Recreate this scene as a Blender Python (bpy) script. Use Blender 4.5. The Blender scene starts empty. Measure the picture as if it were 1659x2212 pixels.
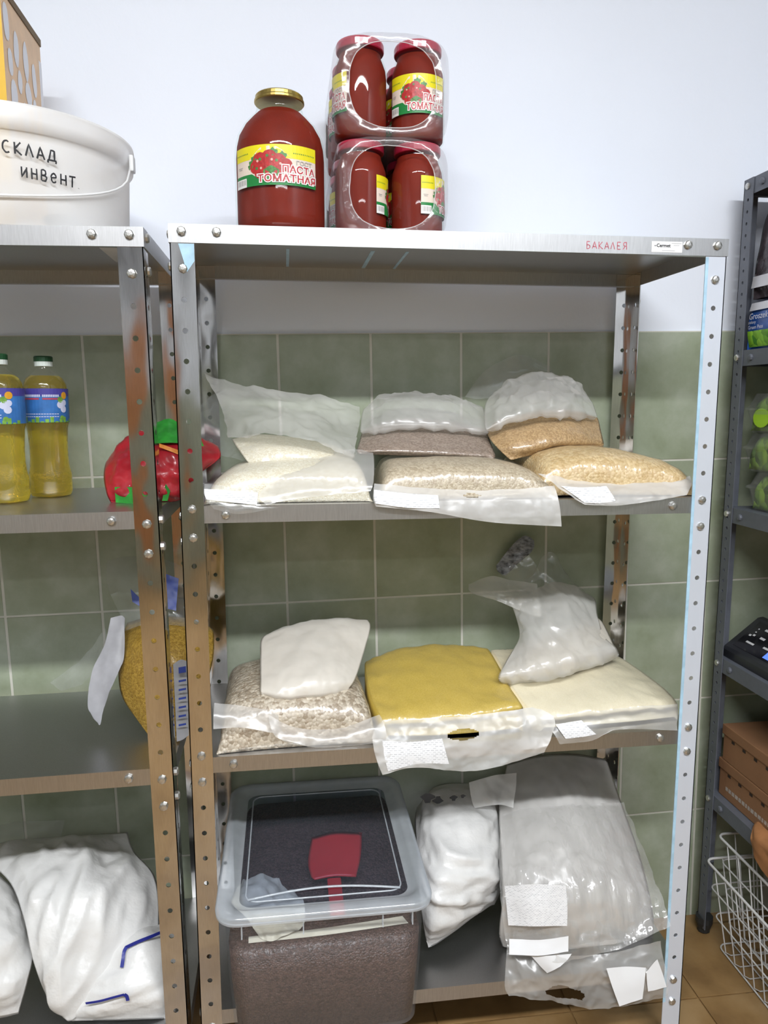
import bpy, bmesh, math, random
from mathutils import Vector, Matrix, noise

random.seed(7)
S = bpy.context.scene
COL = S.collection

# ------------------------------------------------------------------ camera
CAM = Vector((0.1868, -1.3493, 1.3839))
CR = Vector((0.99165752, -0.1288954, -0.00115339))
CU = Vector((0.01962523, 0.14213109, 0.98965327))
CF = Vector((0.12739782, 0.98141975, -0.14347497))
FPX = 1626.93
cam_d = bpy.data.cameras.new('camera')
cam = bpy.data.objects.new('camera', cam_d)
COL.objects.link(cam)
cam_d.sensor_fit = 'VERTICAL'
cam_d.sensor_height = 24.0
cam_d.lens = FPX / 2212 * 24.0
cam_d.clip_start = 0.02
cam.matrix_world = Matrix(((CR.x, CU.x, -CF.x, CAM.x), (CR.y, CU.y, -CF.y, CAM.y), (CR.z, CU.z, -CF.z, CAM.z), (0, 0, 0, 1)))
S.camera = cam

# ------------------------------------------------------------------ light and exposure
S.view_settings.view_transform = 'Standard'
S.view_settings.look = 'None'
S.view_settings.gamma = 1.0
S.view_settings.use_curve_mapping = False
S.view_settings.exposure = 0.34
S.cycles.use_denoising = True
S.cycles.transparent_max_bounces = 24
S.cycles.max_bounces = 10
w = bpy.data.worlds.new('room_ambient')
S.world = w
w.use_nodes = True
w.node_tree.nodes['Background'].inputs[0].default_value = (0.8, 0.88, 1, 1)
w.node_tree.nodes['Background'].inputs[1].default_value = 0.05
LAMPS = [(0.30, -2.33, 3.15, 132.0), (0.30, -5.0, 3.15, 15.0)]
for i, (lx, ly, lz, e) in enumerate(LAMPS):
    ld = bpy.data.lights.new('tube_light', 'AREA')
    ld.shape = 'RECTANGLE'
    ld.size = 2.5
    ld.size_y = 0.16
    ld.energy = e
    ld.color = (0.95, 0.975, 1.0)
    lo = bpy.data.objects.new('tube_light', ld)
    lo.location = (lx, ly, lz - 0.012)
    COL.objects.link(lo)

# ------------------------------------------------------------------ helpers
def at(px, py, Y):
    """world point on the vertical plane y = Y along the sight line measured in the photograph"""
    d = CF + CR * ((px - 829.5) / FPX) - CU * ((py - 1106) / FPX)
    t = (Y - CAM.y) / d.y
    return CAM + d * t

def atz(px, py, Z):
    d = CF + CR * ((px - 829.5) / FPX) - CU * ((py - 1106) / FPX)
    t = (Z - CAM.z) / d.z
    return CAM + d * t

ORG = {}
def wloc(o):
    return ORG.get(o.name, Vector((0, 0, 0))) if o else Vector((0, 0, 0))

def tag(o, label=None, cat=None, group=None, kind=None):
    if label: o['label'] = label
    if cat: o['category'] = cat
    if group: o['group'] = group
    if kind: o['kind'] = kind
    return o

def thing(name, label, cat, loc=(0, 0, 0), group=None, rotz=0.0):
    o = bpy.data.objects.new(name, None)
    o.empty_display_size = 0.05
    o.location = loc
    o.rotation_euler = (0, 0, rotz)
    COL.objects.link(o)
    ORG[o.name] = Vector(loc)
    return tag(o, label, cat, group)

def obj(name, verts, faces, mats, parent=None, smooth=False, local=False, midx=None):
    """one mesh object; verts are world coordinates unless local"""
    off = Vector((0, 0, 0)) if local else wloc(parent)
    me = bpy.data.meshes.new(name)
    me.from_pydata([tuple(Vector(v) - off) for v in verts], [], [tuple(f) for f in faces])
    if not isinstance(mats, (list, tuple)): mats = [mats]
    for m in mats: me.materials.append(m)
    if midx: me.polygons.foreach_set('material_index', midx)
    if smooth: me.polygons.foreach_set('use_smooth', [True] * len(me.polygons))
    me.update()
    o = bpy.data.objects.new(name, me)
    COL.objects.link(o)
    if parent:
        o.parent = parent
        ORG[o.name] = off
    else:
        ORG[o.name] = Vector((0, 0, 0))
    return o

def copy_tree(o, parent=None):
    c = o.copy()
    COL.objects.link(c)
    c.parent = parent
    for ch in o.children: copy_tree(ch, c)
    return c

def box(x0, x1, y0, y1, z0, z1):
    v = [(x, y, z) for z in (z0, z1) for y in (y0, y1) for x in (x0, x1)]
    f = [(0, 2, 3, 1), (4, 5, 7, 6), (0, 1, 5, 4), (2, 6, 7, 3), (0, 4, 6, 2), (1, 3, 7, 5)]
    return v, f

def join(*parts):
    V, F = [], []
    for v, f in parts:
        n = len(V)
        V += [tuple(p) for p in v]
        F += [tuple(i + n for i in q) for q in f]
    return V, F

def bevel_box(x0, x1, y0, y1, z0, z1, b):
    bm = bmesh.new()
    v, f = box(x0, x1, y0, y1, z0, z1)
    vs = [bm.verts.new(p) for p in v]
    for q in f: bm.faces.new([vs[i] for i in q])
    bmesh.ops.bevel(bm, geom=list(bm.edges), offset=b, segments=2, affect='EDGES', profile=0.6)
    bm.verts.index_update()
    V = [p.co.copy() for p in bm.verts]
    F = [[q.index for q in p.verts] for p in bm.faces]
    bm.free()
    return V, F

def lathe(profile, n=32, c=(0, 0, 0)):
    V, F = [], []
    for r, z in profile:
        for k in range(n):
            a = 2 * math.pi * k / n
            V.append((c[0] + r * math.sin(a), c[1] - r * math.cos(a), c[2] + z))
    for i in range(len(profile) - 1):
        for k in range(n):
            k2 = (k + 1) % n
            F.append((i * n + k, i * n + k2, (i + 1) * n + k2, (i + 1) * n + k))
    return V, F

def lathe_closed(profile, n=32, c=(0, 0, 0)):
    V, F = lathe(profile, n, c)
    m = len(profile)
    F.append(tuple(range(n - 1, -1, -1)))
    F.append(tuple((m - 1) * n + k for k in range(n)))
    return V, F

def tube(pts, r, n=8, closed=False):
    pts = [Vector(p) for p in pts]
    V, F = [], []
    m = len(pts)
    prev = None
    for i, p in enumerate(pts):
        a = pts[(i - 1) % m] if (closed or i > 0) else pts[i]
        b = pts[(i + 1) % m] if (closed or i < m - 1) else pts[i]
        t = (b - a).normalized()
        if prev is None:
            up = Vector((0, 0, 1)) if abs(t.z) < 0.9 else Vector((1, 0, 0))
            u = t.cross(up).normalized()
        else:
            u = (prev - t * prev.dot(t)).normalized()
        prev = u
        v = t.cross(u)
        for k in range(n):
            an = 2 * math.pi * k / n
            V.append(p + (u * math.cos(an) + v * math.sin(an)) * r)
    for i in range(m if closed else m - 1):
        j = (i + 1) % m
        for k in range(n):
            k2 = (k + 1) % n
            F.append((i * n + k, i * n + k2, j * n + k2, j * n + k))
    if not closed:
        F.append(tuple(range(n - 1, -1, -1)))
        F.append(tuple((m - 1) * n + k for k in range(n)))
    return V, F

def cr(p, t):
    """Catmull-Rom through the list p, t in 0..1"""
    n = len(p) - 1
    x = t * n
    i = min(int(x), n - 1)
    u = x - i
    P1, P2 = p[i], p[i + 1]
    P0 = p[i - 1] if i > 0 else P1 * 2 - P2
    P3 = p[i + 2] if i + 2 <= n else P2 * 2 - P1
    return 0.5 * ((2 * P1) + (P2 - P0) * u + (2 * P0 - 5 * P1 + 4 * P2 - P3) * u * u + (3 * P1 - P0 - 3 * P2 + P3) * u ** 3)

def C(p):
    if isinstance(p, Vector): return p
    return at(*p)

def patch_grid(rows, nu, nv):
    rows = [[C(q) for q in r] for r in rows]
    G = []
    for j in range(nv + 1):
        t = j / nv
        line = []
        cols = [[cr(r, i / nu) for r in rows] for i in range(nu + 1)]
        for i in range(nu + 1):
            line.append(cr(cols[i], t))
        G.append(line)
    return G

def fbm(p, f, seed=0.0):
    q = Vector((p[0] * f + seed, p[1] * f - seed, p[2] * f + 2 * seed))
    return noise.noise(q) + 0.5 * noise.noise(q * 2.1) + 0.25 * noise.noise(q * 4.3)

def ridge(p, f, seed=0.0):
    q = Vector((p[0] * f + seed, p[1] * f - seed, p[2] * f + 2 * seed))
    return (1 - abs(noise.noise(q)) * 2) + 0.5 * (1 - abs(noise.noise(q * 2.3)) * 2)

def grid_normals(G):
    nv, nu = len(G), len(G[0])
    N = []
    for j in range(nv):
        r = []
        for i in range(nu):
            a = G[j][min(i + 1, nu - 1)] - G[j][max(i - 1, 0)]
            b = G[min(j + 1, nv - 1)][i] - G[max(j - 1, 0)][i]
            c = b.cross(a)
            r.append(c.normalized() if c.length > 1e-12 else Vector((0, -1, 0)))
        N.append(r)
    return N

def sheet(name, rows, mat, parent=None, nu=40, nv=30, wr=0.004, fr=22, seed=0.0, rg=0.5, hole=None, edge=1.0, midx=None):
    """a thin crumpled sheet through control points"""
    G = patch_grid(rows, nu, nv)
    N = grid_normals(G)
    V, F = [], []
    for j in range(nv + 1):
        for i in range(nu + 1):
            p = G[j][i]
            d = wr * ((1 - rg) * fbm(p, fr, seed) + rg * ridge(p, fr * 0.7, seed + 5))
            if edge < 1.0:
                e = min(i / nu, 1 - i / nu, j / nv, 1 - j / nv) * 2
                d *= edge + (1 - edge) * min(1, e * 2)
            V.append(p + N[j][i] * d)
    W_ = nu + 1
    for j in range(nv):
        for i in range(nu):
            if hole:
                u, v = (i + 0.5) / nu, (j + 0.5) / nv
                if ((u - hole[0]) / hole[2]) ** 2 + ((v - hole[1]) / hole[3]) ** 2 < 1: continue
            F.append((j * W_ + i, (j + 1) * W_ + i, (j + 1) * W_ + i + 1, j * W_ + i + 1))
    return obj(name, V, F, mat, parent, smooth=True)

def blob(name, rows, mat, parent=None, nu=40, nv=30, wr=0.002, fr=30, seed=0.0, rg=0.3, grow=0.0, gather=0.0, zmin=None, st=None, base=None):
    """a closed filled bag: the control points give its upper/front skin, the underside spans the rim"""
    G = patch_grid(rows, nu, nv)
    N = grid_normals(G)
    V, F = [], []
    W_ = nu + 1
    top = []
    for j in range(nv + 1):
        for i in range(nu + 1):
            u, v = i / nu, j / nv
            e = min(u, 1 - u, v, 1 - v)
            k = min(1, e * 6)
            p = G[j][i]
            ps = p if st is None else Vector((p.x * st[0] + p.z * st[3], p.y * st[1], p.z * st[2]))
            d = wr * k * ((1 - rg) * fbm(p, fr, seed) + rg * ridge(ps, fr * 0.6, seed + 3))
            if gather:
                s = (1 - min(1, e * 4)) * min(1, e * 14)
                along = p.x * 90 + p.z * 30 if min(v, 1 - v) <= min(u, 1 - u) else p.y * 90 + p.z * 60
                d += gather * s * (math.sin(along + 3 * noise.noise(p * 30)) + noise.noise(p * 70))
            q = p + N[j][i] * (d + grow * k)
            if zmin is not None and q.z < zmin: q = Vector((q.x, q.y, zmin))
            top.append(q)
    def T(j, i): return top[j * W_ + i]
    V = list(top)
    idx = {}
    for j in range(1, nv):
        for i in range(1, nu):
            u, v = i / nu, j / nv
            p = (T(0, i) * (1 - v) + T(nv, i) * v + T(j, 0) * (1 - u) + T(j, nu) * u
                 - (T(0, 0) * (1 - u) * (1 - v) + T(0, nu) * u * (1 - v) + T(nv, 0) * (1 - u) * v + T(nv, nu) * u * v))
            p.z = min(p.z, T(j, i).z - 0.003)
            idx[(j, i)] = len(V)
            V.append(p)
    if base is not None:
        idx = {}
        for j in range(nv + 1):
            for i in range(nu + 1):
                p = T(j, i)
                idx[(j, i)] = len(V)
                V.append(Vector((p.x, p.y, min(base, p.z - 0.001))))
        ring = [(0, i) for i in range(nu)] + [(j, nu) for j in range(nv)] + [(nv, i) for i in range(nu, 0, -1)] + [(j, 0) for j in range(nv, 0, -1)]
        for k in range(len(ring)):
            a, b = ring[k], ring[(k + 1) % len(ring)]
            F.append((a[0] * W_ + a[1], b[0] * W_ + b[1], idx[b], idx[a]))
    def I(j, i): return idx.get((j, i), j * W_ + i)
    for j in range(nv):
        for i in range(nu):
            F.append((j * W_ + i, (j + 1) * W_ + i, (j + 1) * W_ + i + 1, j * W_ + i + 1))
            F.append((I(j, i), I(j, i + 1), I(j + 1, i + 1), I(j + 1, i)))
    return obj(name, V, F, mat, parent, smooth=True)

def pillow_rows(corners, T, tu=None, pw=0.42, lift=0.0):
    """control rows (back to front) of a filled bag lying flat; corners FL, FR, BR, BL are world points"""
    FL, FR, BR, BL = [Vector(c) for c in corners]
    rows = []
    vs = [0, 0.06, 0.22, 0.5, 0.78, 0.94, 1.0]
    us = [0, 0.06, 0.22, 0.5, 0.78, 0.94, 1.0]
    for v in vs:
        r = []
        for iu, u in enumerate(us):
            p = (BL * (1 - u) + BR * u) * (1 - v) + (FL * (1 - u) + FR * u) * v
            t = (max(0, 1 - abs(2 * u - 1) ** 4.2) * max(0, 1 - abs(2 * v - 1) ** 3.6)) ** pw
            if tu: t = tu[iu] * max(0, 1 - abs(2 * v - 1) ** 3.6) ** pw
            # sides bow inwards a little
            c = (FL + FR + BR + BL) / 4
            s = 1 - 0.05 * ((1 - abs(2 * u - 1) ** 2) if v in (0, 1) else (1 - abs(2 * v - 1) ** 2) if u in (0, 1) else 0)
            q = c + (p - c) * s
            r.append(Vector((q.x, q.y, p.z + T * t + lift * (1 if 0 < u < 1 and 0 < v < 1 else 0))))
        rows.append(r)
    return rows

# ------------------------------------------------------------------ materials
def nt(name):
    m = bpy.data.materials.new(name)
    m.use_nodes = True
    n = m.node_tree
    return m, n, n.nodes, n.links, n.nodes['Principled BSDF']

def coord(N, L, scale=None):
    tc = N.new('ShaderNodeTexCoord')
    if scale is None: return tc.outputs['Object']
    mp = N.new('ShaderNodeMapping')
    mp.inputs['Scale'].default_value = scale
    L.new(tc.outputs['Object'], mp.inputs['Vector'])
    return mp.outputs['Vector']

def add_noise(N, L, vec, scale, detail=3.0, rough=0.55):
    t = N.new('ShaderNodeTexNoise')
    t.inputs['Scale'].default_value = scale
    t.inputs['Detail'].default_value = detail
    t.inputs['Roughness'].default_value = rough
    L.new(vec, t.inputs['Vector'])
    return t.outputs['Fac']

def ramp(N, L, fac, stops):
    r = N.new('ShaderNodeValToRGB')
    e = r.color_ramp.elements
    while len(e) < len(stops): e.new(0.5)
    for k, (p, c) in enumerate(stops):
        e[k].position = p
        e[k].color = (*c, 1)
    L.new(fac, r.inputs['Fac'])
    return r.outputs['Color']

def bump(N, L, height, strength, dist, b, normal_in='Normal'):
    n = N.new('ShaderNodeBump')
    n.inputs['Strength'].default_value = strength
    n.inputs['Distance'].default_value = dist
    L.new(height, n.inputs['Height'])
    L.new(n.outputs['Normal'], b.inputs[normal_in])
    return n.outputs['Normal']

def solid(name, col, rough=0.5, metal=0.0, var=0.12, scale=12, bmp=0.0, bscale=60, coat=0.0, spec=None, vscale=None):
    m, n, N, L, b = nt(name)
    b.inputs['Roughness'].default_value = rough
    b.inputs['Metallic'].default_value = metal
    if coat:
        b.inputs['Coat Weight'].default_value = coat
        b.inputs['Coat Roughness'].default_value = 0.08
    if spec is not None: b.inputs['Specular IOR Level'].default_value = spec
    v = coord(N, L, vscale)
    f = add_noise(N, L, v, scale)
    lo = tuple(c * (1 - var) for c in col)
    hi = tuple(min(1, c * (1 + var)) for c in col)
    L.new(ramp(N, L, f, [(0.3, lo), (0.7, hi)]), b.inputs['Base Color'])
    if bmp:
        bump(N, L, add_noise(N, L, v, bscale, 4), bmp, 0.01, b)
    return m

def grain(name, c1, c2, size=300, rough=0.45, bmp=0.5, mid=None, haze=0.0):
    """bulk food seen through clear film: cells of two shades with relief, a thin gloss on top"""
    m, n, N, L, b = nt(name)
    v = coord(N, L)
    vo = N.new('ShaderNodeTexVoronoi')
    vo.inputs['Scale'].default_value = size
    L.new(v, vo.inputs['Vector'])
    sep = N.new('ShaderNodeSeparateColor')
    L.new(vo.outputs['Color'], sep.inputs['Color'])
    L.new(ramp(N, L, sep.outputs[0], [(0.1, c1), (0.9, c2)]), b.inputs['Base Color'])
    b.inputs['Roughness'].default_value = rough
    b.inputs['Coat Weight'].default_value = 0.35
    b.inputs['Coat Roughness'].default_value = 0.22
    nb = N.new('ShaderNodeBump')
    nb.invert = True
    nb.inputs['Strength'].default_value = bmp
    nb.inputs['Distance'].default_value = 0.6 / size
    L.new(vo.outputs['Distance'], nb.inputs['Height'])
    L.new(nb.outputs['Normal'], b.inputs['Normal'])
    cb = N.new('ShaderNodeBump')
    cb.inputs['Strength'].default_value = 0.5
    cb.inputs['Distance'].default_value = 0.01
    L.new(add_noise(N, L, coord(N, L, (1.6, 1, 0.5)), 45, 3), cb.inputs['Height'])
    L.new(cb.outputs['Normal'], b.inputs['Coat Normal'])
    return m

def film(name, col=(0.86, 0.88, 0.9), cover=0.3, rough=0.2, bmp=0.5, bscale=28, gloss=0.10, stretch=None, milky=0.18):
    """thin plastic: part clear, part milky, with a gloss reflection"""
    m, n, N, L, b = nt(name)
    N.remove(b)
    out = N['Material Output']
    v = coord(N, L, stretch)
    h = add_noise(N, L, v, bscale * 0.6, 2.5, 0.5)
    hc = add_noise(N, L, v, 9, 1.0, 0.4)
    nb = N.new('ShaderNodeBump')
    nb.inputs['Strength'].default_value = bmp
    nb.inputs['Distance'].default_value = 0.012
    L.new(h, nb.inputs['Height'])
    df = N.new('ShaderNodeBsdfDiffuse')
    df.inputs['Color'].default_value = (*col, 1)
    tl = N.new('ShaderNodeBsdfTranslucent')
    tl.inputs['Color'].default_value = (*col, 1)
    for s in (df, tl): L.new(nb.outputs['Normal'], s.inputs['Normal'])
    mx0 = N.new('ShaderNodeMixShader')
    mx0.inputs['Fac'].default_value = milky
    L.new(df.outputs[0], mx0.inputs[1])
    L.new(tl.outputs[0], mx0.inputs[2])
    tr = N.new('ShaderNodeBsdfTransparent')
    tr.inputs['Color'].default_value = (0.985, 0.985, 0.985, 1)
    mx1 = N.new('ShaderNodeMixShader')
    mr = N.new('ShaderNodeMapRange')
    mr.inputs['From Min'].default_value = 0.3
    mr.inputs['From Max'].default_value = 0.7
    mr.inputs['To Min'].default_value = cover * 0.8
    mr.inputs['To Max'].default_value = min(1, cover * 1.2)
    L.new(hc, mr.inputs['Value'])
    L.new(mr.outputs[0], mx1.inputs['Fac'])
    L.new(tr.outputs[0], mx1.inputs[1])
    L.new(mx0.outputs[0], mx1.inputs[2])
    gl = N.new('ShaderNodeBsdfGlossy')
    gl.inputs['Roughness'].default_value = rough
    L.new(nb.outputs['Normal'], gl.inputs['Normal'])
    mx2 = N.new('ShaderNodeMixShader')
    mx2.inputs['Fac'].default_value = gloss
    L.new(mx1.outputs[0], mx2.inputs[1])
    L.new(gl.outputs[0], mx2.inputs[2])
    L.new(mx2.outputs[0], out.inputs['Surface'])
    return m

def steel(name, col=(0.62, 0.62, 0.62), rough=0.22, wave=0.25, wscale=7, stretch=(1, 1, 0.5), aniso=0.0):
    m, n, N, L, b = nt(name)
    b.inputs['Metallic'].default_value = 1.0
    v = coord(N, L, stretch)
    f = add_noise(N, L, v, wscale, 2, 0.4)
    s = add_noise(N, L, coord(N, L, (40, 40, 2)), 20, 3)
    lo = tuple(c * 0.88 for c in col)
    L.new(ramp(N, L, s, [(0.35, lo), (0.65, col)]), b.inputs['Base Color'])
    b.inputs['Roughness'].default_value = rough
    bump(N, L, f, wave, 0.02, b)
    return m

def printed(name, paper, ink, sx, sy, fill=0.55, axis='XZ'):
    """rows of small dark print on paper (too small to read)"""
    m, n, N, L, b = nt(name)
    tc = N.new('ShaderNodeTexCoord')
    mp = N.new('ShaderNodeMapping')
    if axis == 'XZ': mp.inputs['Rotation'].default_value = (math.radians(90), 0, 0)
    L.new(tc.outputs['Object'], mp.inputs['Vector'])
    br = N.new('ShaderNodeTexBrick')
    br.inputs['Scale'].default_value = sx
    br.inputs['Color1'].default_value = (*ink, 1)
    br.inputs['Color2'].default_value = (*paper, 1)
    br.inputs['Mortar'].default_value = (*paper, 1)
    br.inputs['Mortar Size'].default_value = 0.08
    br.inputs['Bias'].default_value = fill - 0.5
    br.inputs['Brick Width'].default_value = 0.5
    br.inputs['Row Height'].default_value = sy
    L.new(mp.outputs[0], br.inputs['Vector'])
    L.new(br.outputs['Color'], b.inputs['Base Color'])
    b.inputs['Roughness'].default_value = 0.45
    return m

M = {}
M['wall'] = solid('painted_plaster', (0.80, 0.84, 0.925), 0.55, var=0.025, scale=1.5, bmp=0.08, bscale=30)
M['farwall'] = solid('darkened_far_wall', (0.42, 0.44, 0.47), 0.6, var=0.2, scale=1.2)  # unseen walls, darkened to weaken bounce light and steel reflections
M['grout'] = solid('tile_grout', (0.62, 0.61, 0.54), 0.8, var=0.08)
M['ceiling'] = solid('white_ceiling', (0.62, 0.63, 0.65), 0.8, var=0.02)
M['floor_grout'] = solid('floor_grout', (0.09, 0.055, 0.03), 0.8)
M['steel'] = steel('shelf_steel', (0.54, 0.54, 0.545), 0.38, 0.12, 5)
M['mirror'] = steel('bright_post_steel', (0.66, 0.65, 0.635), 0.11, 0.6, 7)
M['top_steel'] = steel('shelf_surface', (0.5, 0.51, 0.53), 0.34, 0.05, 4)
M['filmed'] = solid('film_covered_steel', (0.66, 0.70, 0.78), 0.35, metal=0.25, var=0.04, scale=4)
M['bluefilm'] = solid('blue_protective_film', (0.40, 0.60, 0.75), 0.3, var=0.15, scale=40)
M['bolt'] = solid('zinc_bolt', (0.62, 0.61, 0.58), 0.28, metal=0.9, var=0.15, scale=200)
M['grey'] = solid('grey_enamel', (0.115, 0.125, 0.15), 0.42, var=0.1, scale=30, bmp=0.05, bscale=300)

def tile_mat(name, c1, c2, c3, scale, rough, seedmul=3.0):
    m, n, N, L, b = nt(name)
    oi = N.new('ShaderNodeObjectInfo')
    tc = N.new('ShaderNodeTexCoord')
    add = N.new('ShaderNodeVectorMath')
    L.new(tc.outputs['Object'], add.inputs[0])
    cmb = N.new('ShaderNodeCombineXYZ')
    mul = N.new('ShaderNodeMath')
    mul.operation = 'MULTIPLY'
    mul.inputs[1].default_value = seedmul
    L.new(oi.outputs['Random'], mul.inputs[0])
    for k in range(3): L.new(mul.outputs[0], cmb.inputs[k])
    L.new(cmb.outputs[0], add.inputs[1])
    f = add_noise(N, L, add.outputs[0], scale, 5, 0.6)
    L.new(ramp(N, L, f, [(0.32, c1), (0.5, c2), (0.68, c3)]), b.inputs['Base Color'])
    b.inputs['Roughness'].default_value = rough
    bump(N, L, add_noise(N, L, tc.outputs['Object'], 18, 2), 0.05, 0.01, b)
    return m
M['tile'] = tile_mat('green_wall_tile', (0.275, 0.315, 0.215), (0.335, 0.375, 0.275), (0.415, 0.455, 0.36), 9, 0.28)
M['ftile'] = tile_mat('ochre_floor_tile', (0.19, 0.108, 0.042), (0.26, 0.155, 0.062), (0.32, 0.205, 0.095), 7, 0.38)

def brick_far(name, c1, c2, mortar, scale, bw, rh, rot=None):
    m, n, N, L, b = nt(name)
    tc = N.new('ShaderNodeTexCoord')
    mp = N.new('ShaderNodeMapping')
    if rot: mp.inputs['Rotation'].default_value = rot
    L.new(tc.outputs['Object'], mp.inputs['Vector'])
    br = N.new('ShaderNodeTexBrick')
    br.offset = 0.0
    br.inputs['Scale'].default_value = scale
    br.inputs['Color1'].default_value = (*c1, 1)
    br.inputs['Color2'].default_value = (*c2, 1)
    br.inputs['Mortar'].default_value = (*mortar, 1)
    br.inputs['Mortar Size'].default_value = 0.004
    br.inputs['Brick Width'].default_value = bw
    br.inputs['Row Height'].default_value = rh
    L.new(mp.outputs[0], br.inputs['Vector'])
    L.new(br.outputs['Color'], b.inputs['Base Color'])
    b.inputs['Roughness'].default_value = 0.4
    return m

# ------------------------------------------------------------------ the room
YW = 0.405
XL, XR, YB, ZC = -1.9, 1.78, -6.0, 3.22
v, f = box(XL, XR, YW + 0.006, YW + 0.12, -0.02, ZC)
wall_back = tag(obj('wall_back', v, f, M['wall']), kind='structure')
# grout bed under the tiles and the tiles themselves (rows run up to the right by one degree)
WR = 0.0169
def wallp(a, b, y):
    return Vector((a * math.cos(WR) - b * math.sin(WR), y, a * math.sin(WR) + b * math.cos(WR) - 0.147))
TW, X0, ZT, TH = 0.2116, 0.2007, 1.6823, 0.3117
bed = []
fb = []
for y in (YW - 0.0008, YW + 0.008):
    bed += [wallp(-1.85, 0.12, y), wallp(1.75, 0.12, y), wallp(1.75, ZT, y), wallp(-1.85, ZT, y)]
fb = [(0, 1, 2, 3), (7, 6, 5, 4), (0, 4, 5, 1), (3, 2, 6, 7), (0, 3, 7, 4), (1, 5, 6, 2)]
grout_bed = tag(obj('tile_grout', bed, fb, M['grout'], wall_back))
tv, tf = bevel_box(-TW / 2 + 0.0028, TW / 2 - 0.0028, -0.004, 0.004, -TH / 2 + 0.0022, TH / 2 - 0.0022, 0.0012)
tme = None
for c in range(-6, 7):
    for r in range(5):
        ctr = wallp(X0 + (c - 0.5) * TW, ZT - (r + 0.5) * TH, YW + 0.002)
        hh = TH
        if tme is None:
            o = obj('wall_tile', tv, tf, M['tile'], grout_bed, local=True)
            tme = o.data
        else:
            o = bpy.data.objects.new('wall_tile', tme)
            COL.objects.link(o)
            o.parent = grout_bed
        o.location = ctr
        o.rotation_euler = (0, -WR, 0)
# floor
v, f = box(XL, XR, YB, YW + 0.05, -0.06, -0.004)
floor = tag(obj('floor', v, f, brick_far('far_floor_tile', (0.26, 0.155, 0.062), (0.23, 0.135, 0.055), (0.06, 0.035, 0.02), 1.0, 0.312, 0.312)), kind='structure')
FT = 0.312
fv, ff = bevel_box(-FT / 2 + 0.002, FT / 2 - 0.002, -FT / 2 + 0.002, FT / 2 - 0.002, -0.004, 0.0, 0.001)
fme = None
for i in range(-3, 4):
    for j in range(-5, 2):
        cx, cy = 0.81 + (i + 0.5) * FT - FT, 0.13 + (j - 0.5) * FT
        if cy + FT / 2 > YW + 0.02: cy = cy
        if fme is None:
            o = obj('floor_tile', fv, ff, M['ftile'], floor, local=True)
            fme = o.data
        else:
            o = bpy.data.objects.new('floor_tile', fme)
            COL.objects.link(o)
            o.parent = floor
        o.location = (cx, cy, 0)
lower = brick_far('darkened_far_tile', (0.22, 0.235, 0.17), (0.19, 0.205, 0.15), (0.35, 0.35, 0.30), 1.0, 0.217, 0.32, (math.radians(90), 0, 0))  # dado of the unseen walls, also darkened to reduce fill light
lower_side = brick_far('darkened_side_tile', (0.22, 0.235, 0.17), (0.19, 0.205, 0.15), (0.35, 0.35, 0.30), 1.0, 0.217, 0.32, (math.radians(90), 0, math.radians(90)))
for nm, b0 in (('wall_left', (XL - 0.1, XL, YB, YW, -0.02, ZC)), ('wall_right', (XR, XR + 0.1, YB, YW, -0.02, ZC)), ('wall_front', (XL - 0.1, XR + 0.1, YB - 0.1, YB, -0.02, ZC))):
    v, f = box(*b0)
    wl = tag(obj(nm, v, f, M['farwall']), kind='structure')
    if nm == 'wall_left': b1 = (XL, XL + 0.006, YB, YW, 0, 1.54)
    elif nm == 'wall_right': b1 = (XR - 0.006, XR, YB, YW, 0, 1.54)
    else: b1 = (XL, XR, YB, YB + 0.006, 0, 1.54)
    v, f = box(*b1)
    obj('tiled_dado', v, f, lower if nm == 'wall_front' else lower_side, wl)
v, f = box(XL - 0.1, XR + 0.1, YB - 0.1, YW + 0.12, ZC, ZC + 0.08)
tag(obj('ceiling', v, f, M['ceiling']), kind='structure')
wood = solid('added_door_wood', (0.42, 0.17, 0.06), 0.4, var=0.25, scale=6, vscale=(6, 6, 0.6))  # unseen door, added for its orange reflection in the steel posts
v, f = box(-1.85, -1.3, YB + 0.006, YB + 0.05, 0.0, 2.05)
d1 = tag(obj('added_door_1', v, f, wood), kind='structure')
v, f = join(box(-1.3, -1.22, YB + 0.006, YB + 0.07, 0, 2.13), box(-1.85, -1.3, YB + 0.006, YB + 0.07, 2.05, 2.13))
obj('added_door_frame', v, f, wood, d1)
# ceiling lamps
lampw = solid('lamp_housing_white', (0.8, 0.8, 0.8), 0.4, var=0.02)
em, n_, N_, L_, b_ = nt('lamp_diffuser')
b_.inputs['Emission Color'].default_value = (0.95, 0.975, 1, 1)
b_.inputs['Emission Strength'].default_value = 12.0
for i, (lx, ly, lz, e) in enumerate(LAMPS):
    t = thing('ceiling_lamp', ('long white ceiling lamp over the middle of the room', 'long white ceiling lamp near the far wall')[i], 'lamp', (lx, ly, ZC))
    v, f = box(lx - 1.3, lx + 1.3, ly - 0.11, ly + 0.11, lz + 0.004, ZC)
    obj('housing', v, f, lampw, t)
    v, f = bevel_box(lx - 1.26, lx + 1.26, ly - 0.09, ly + 0.09, lz - 0.006, lz + 0.004, 0.004)
    obj('diffuser', v, f, em, t)

# ------------------------------------------------------------------ steel shelving
W0, D0, H0, HF, PW = 1.0, 0.382, 1.681, 0.0307, 0.0406
Z2, Z3, Z4 = 1.2029, 0.7313, 0.2064
PITCH, HR, PT = 0.0513, 0.0048, 0.0018

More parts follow.
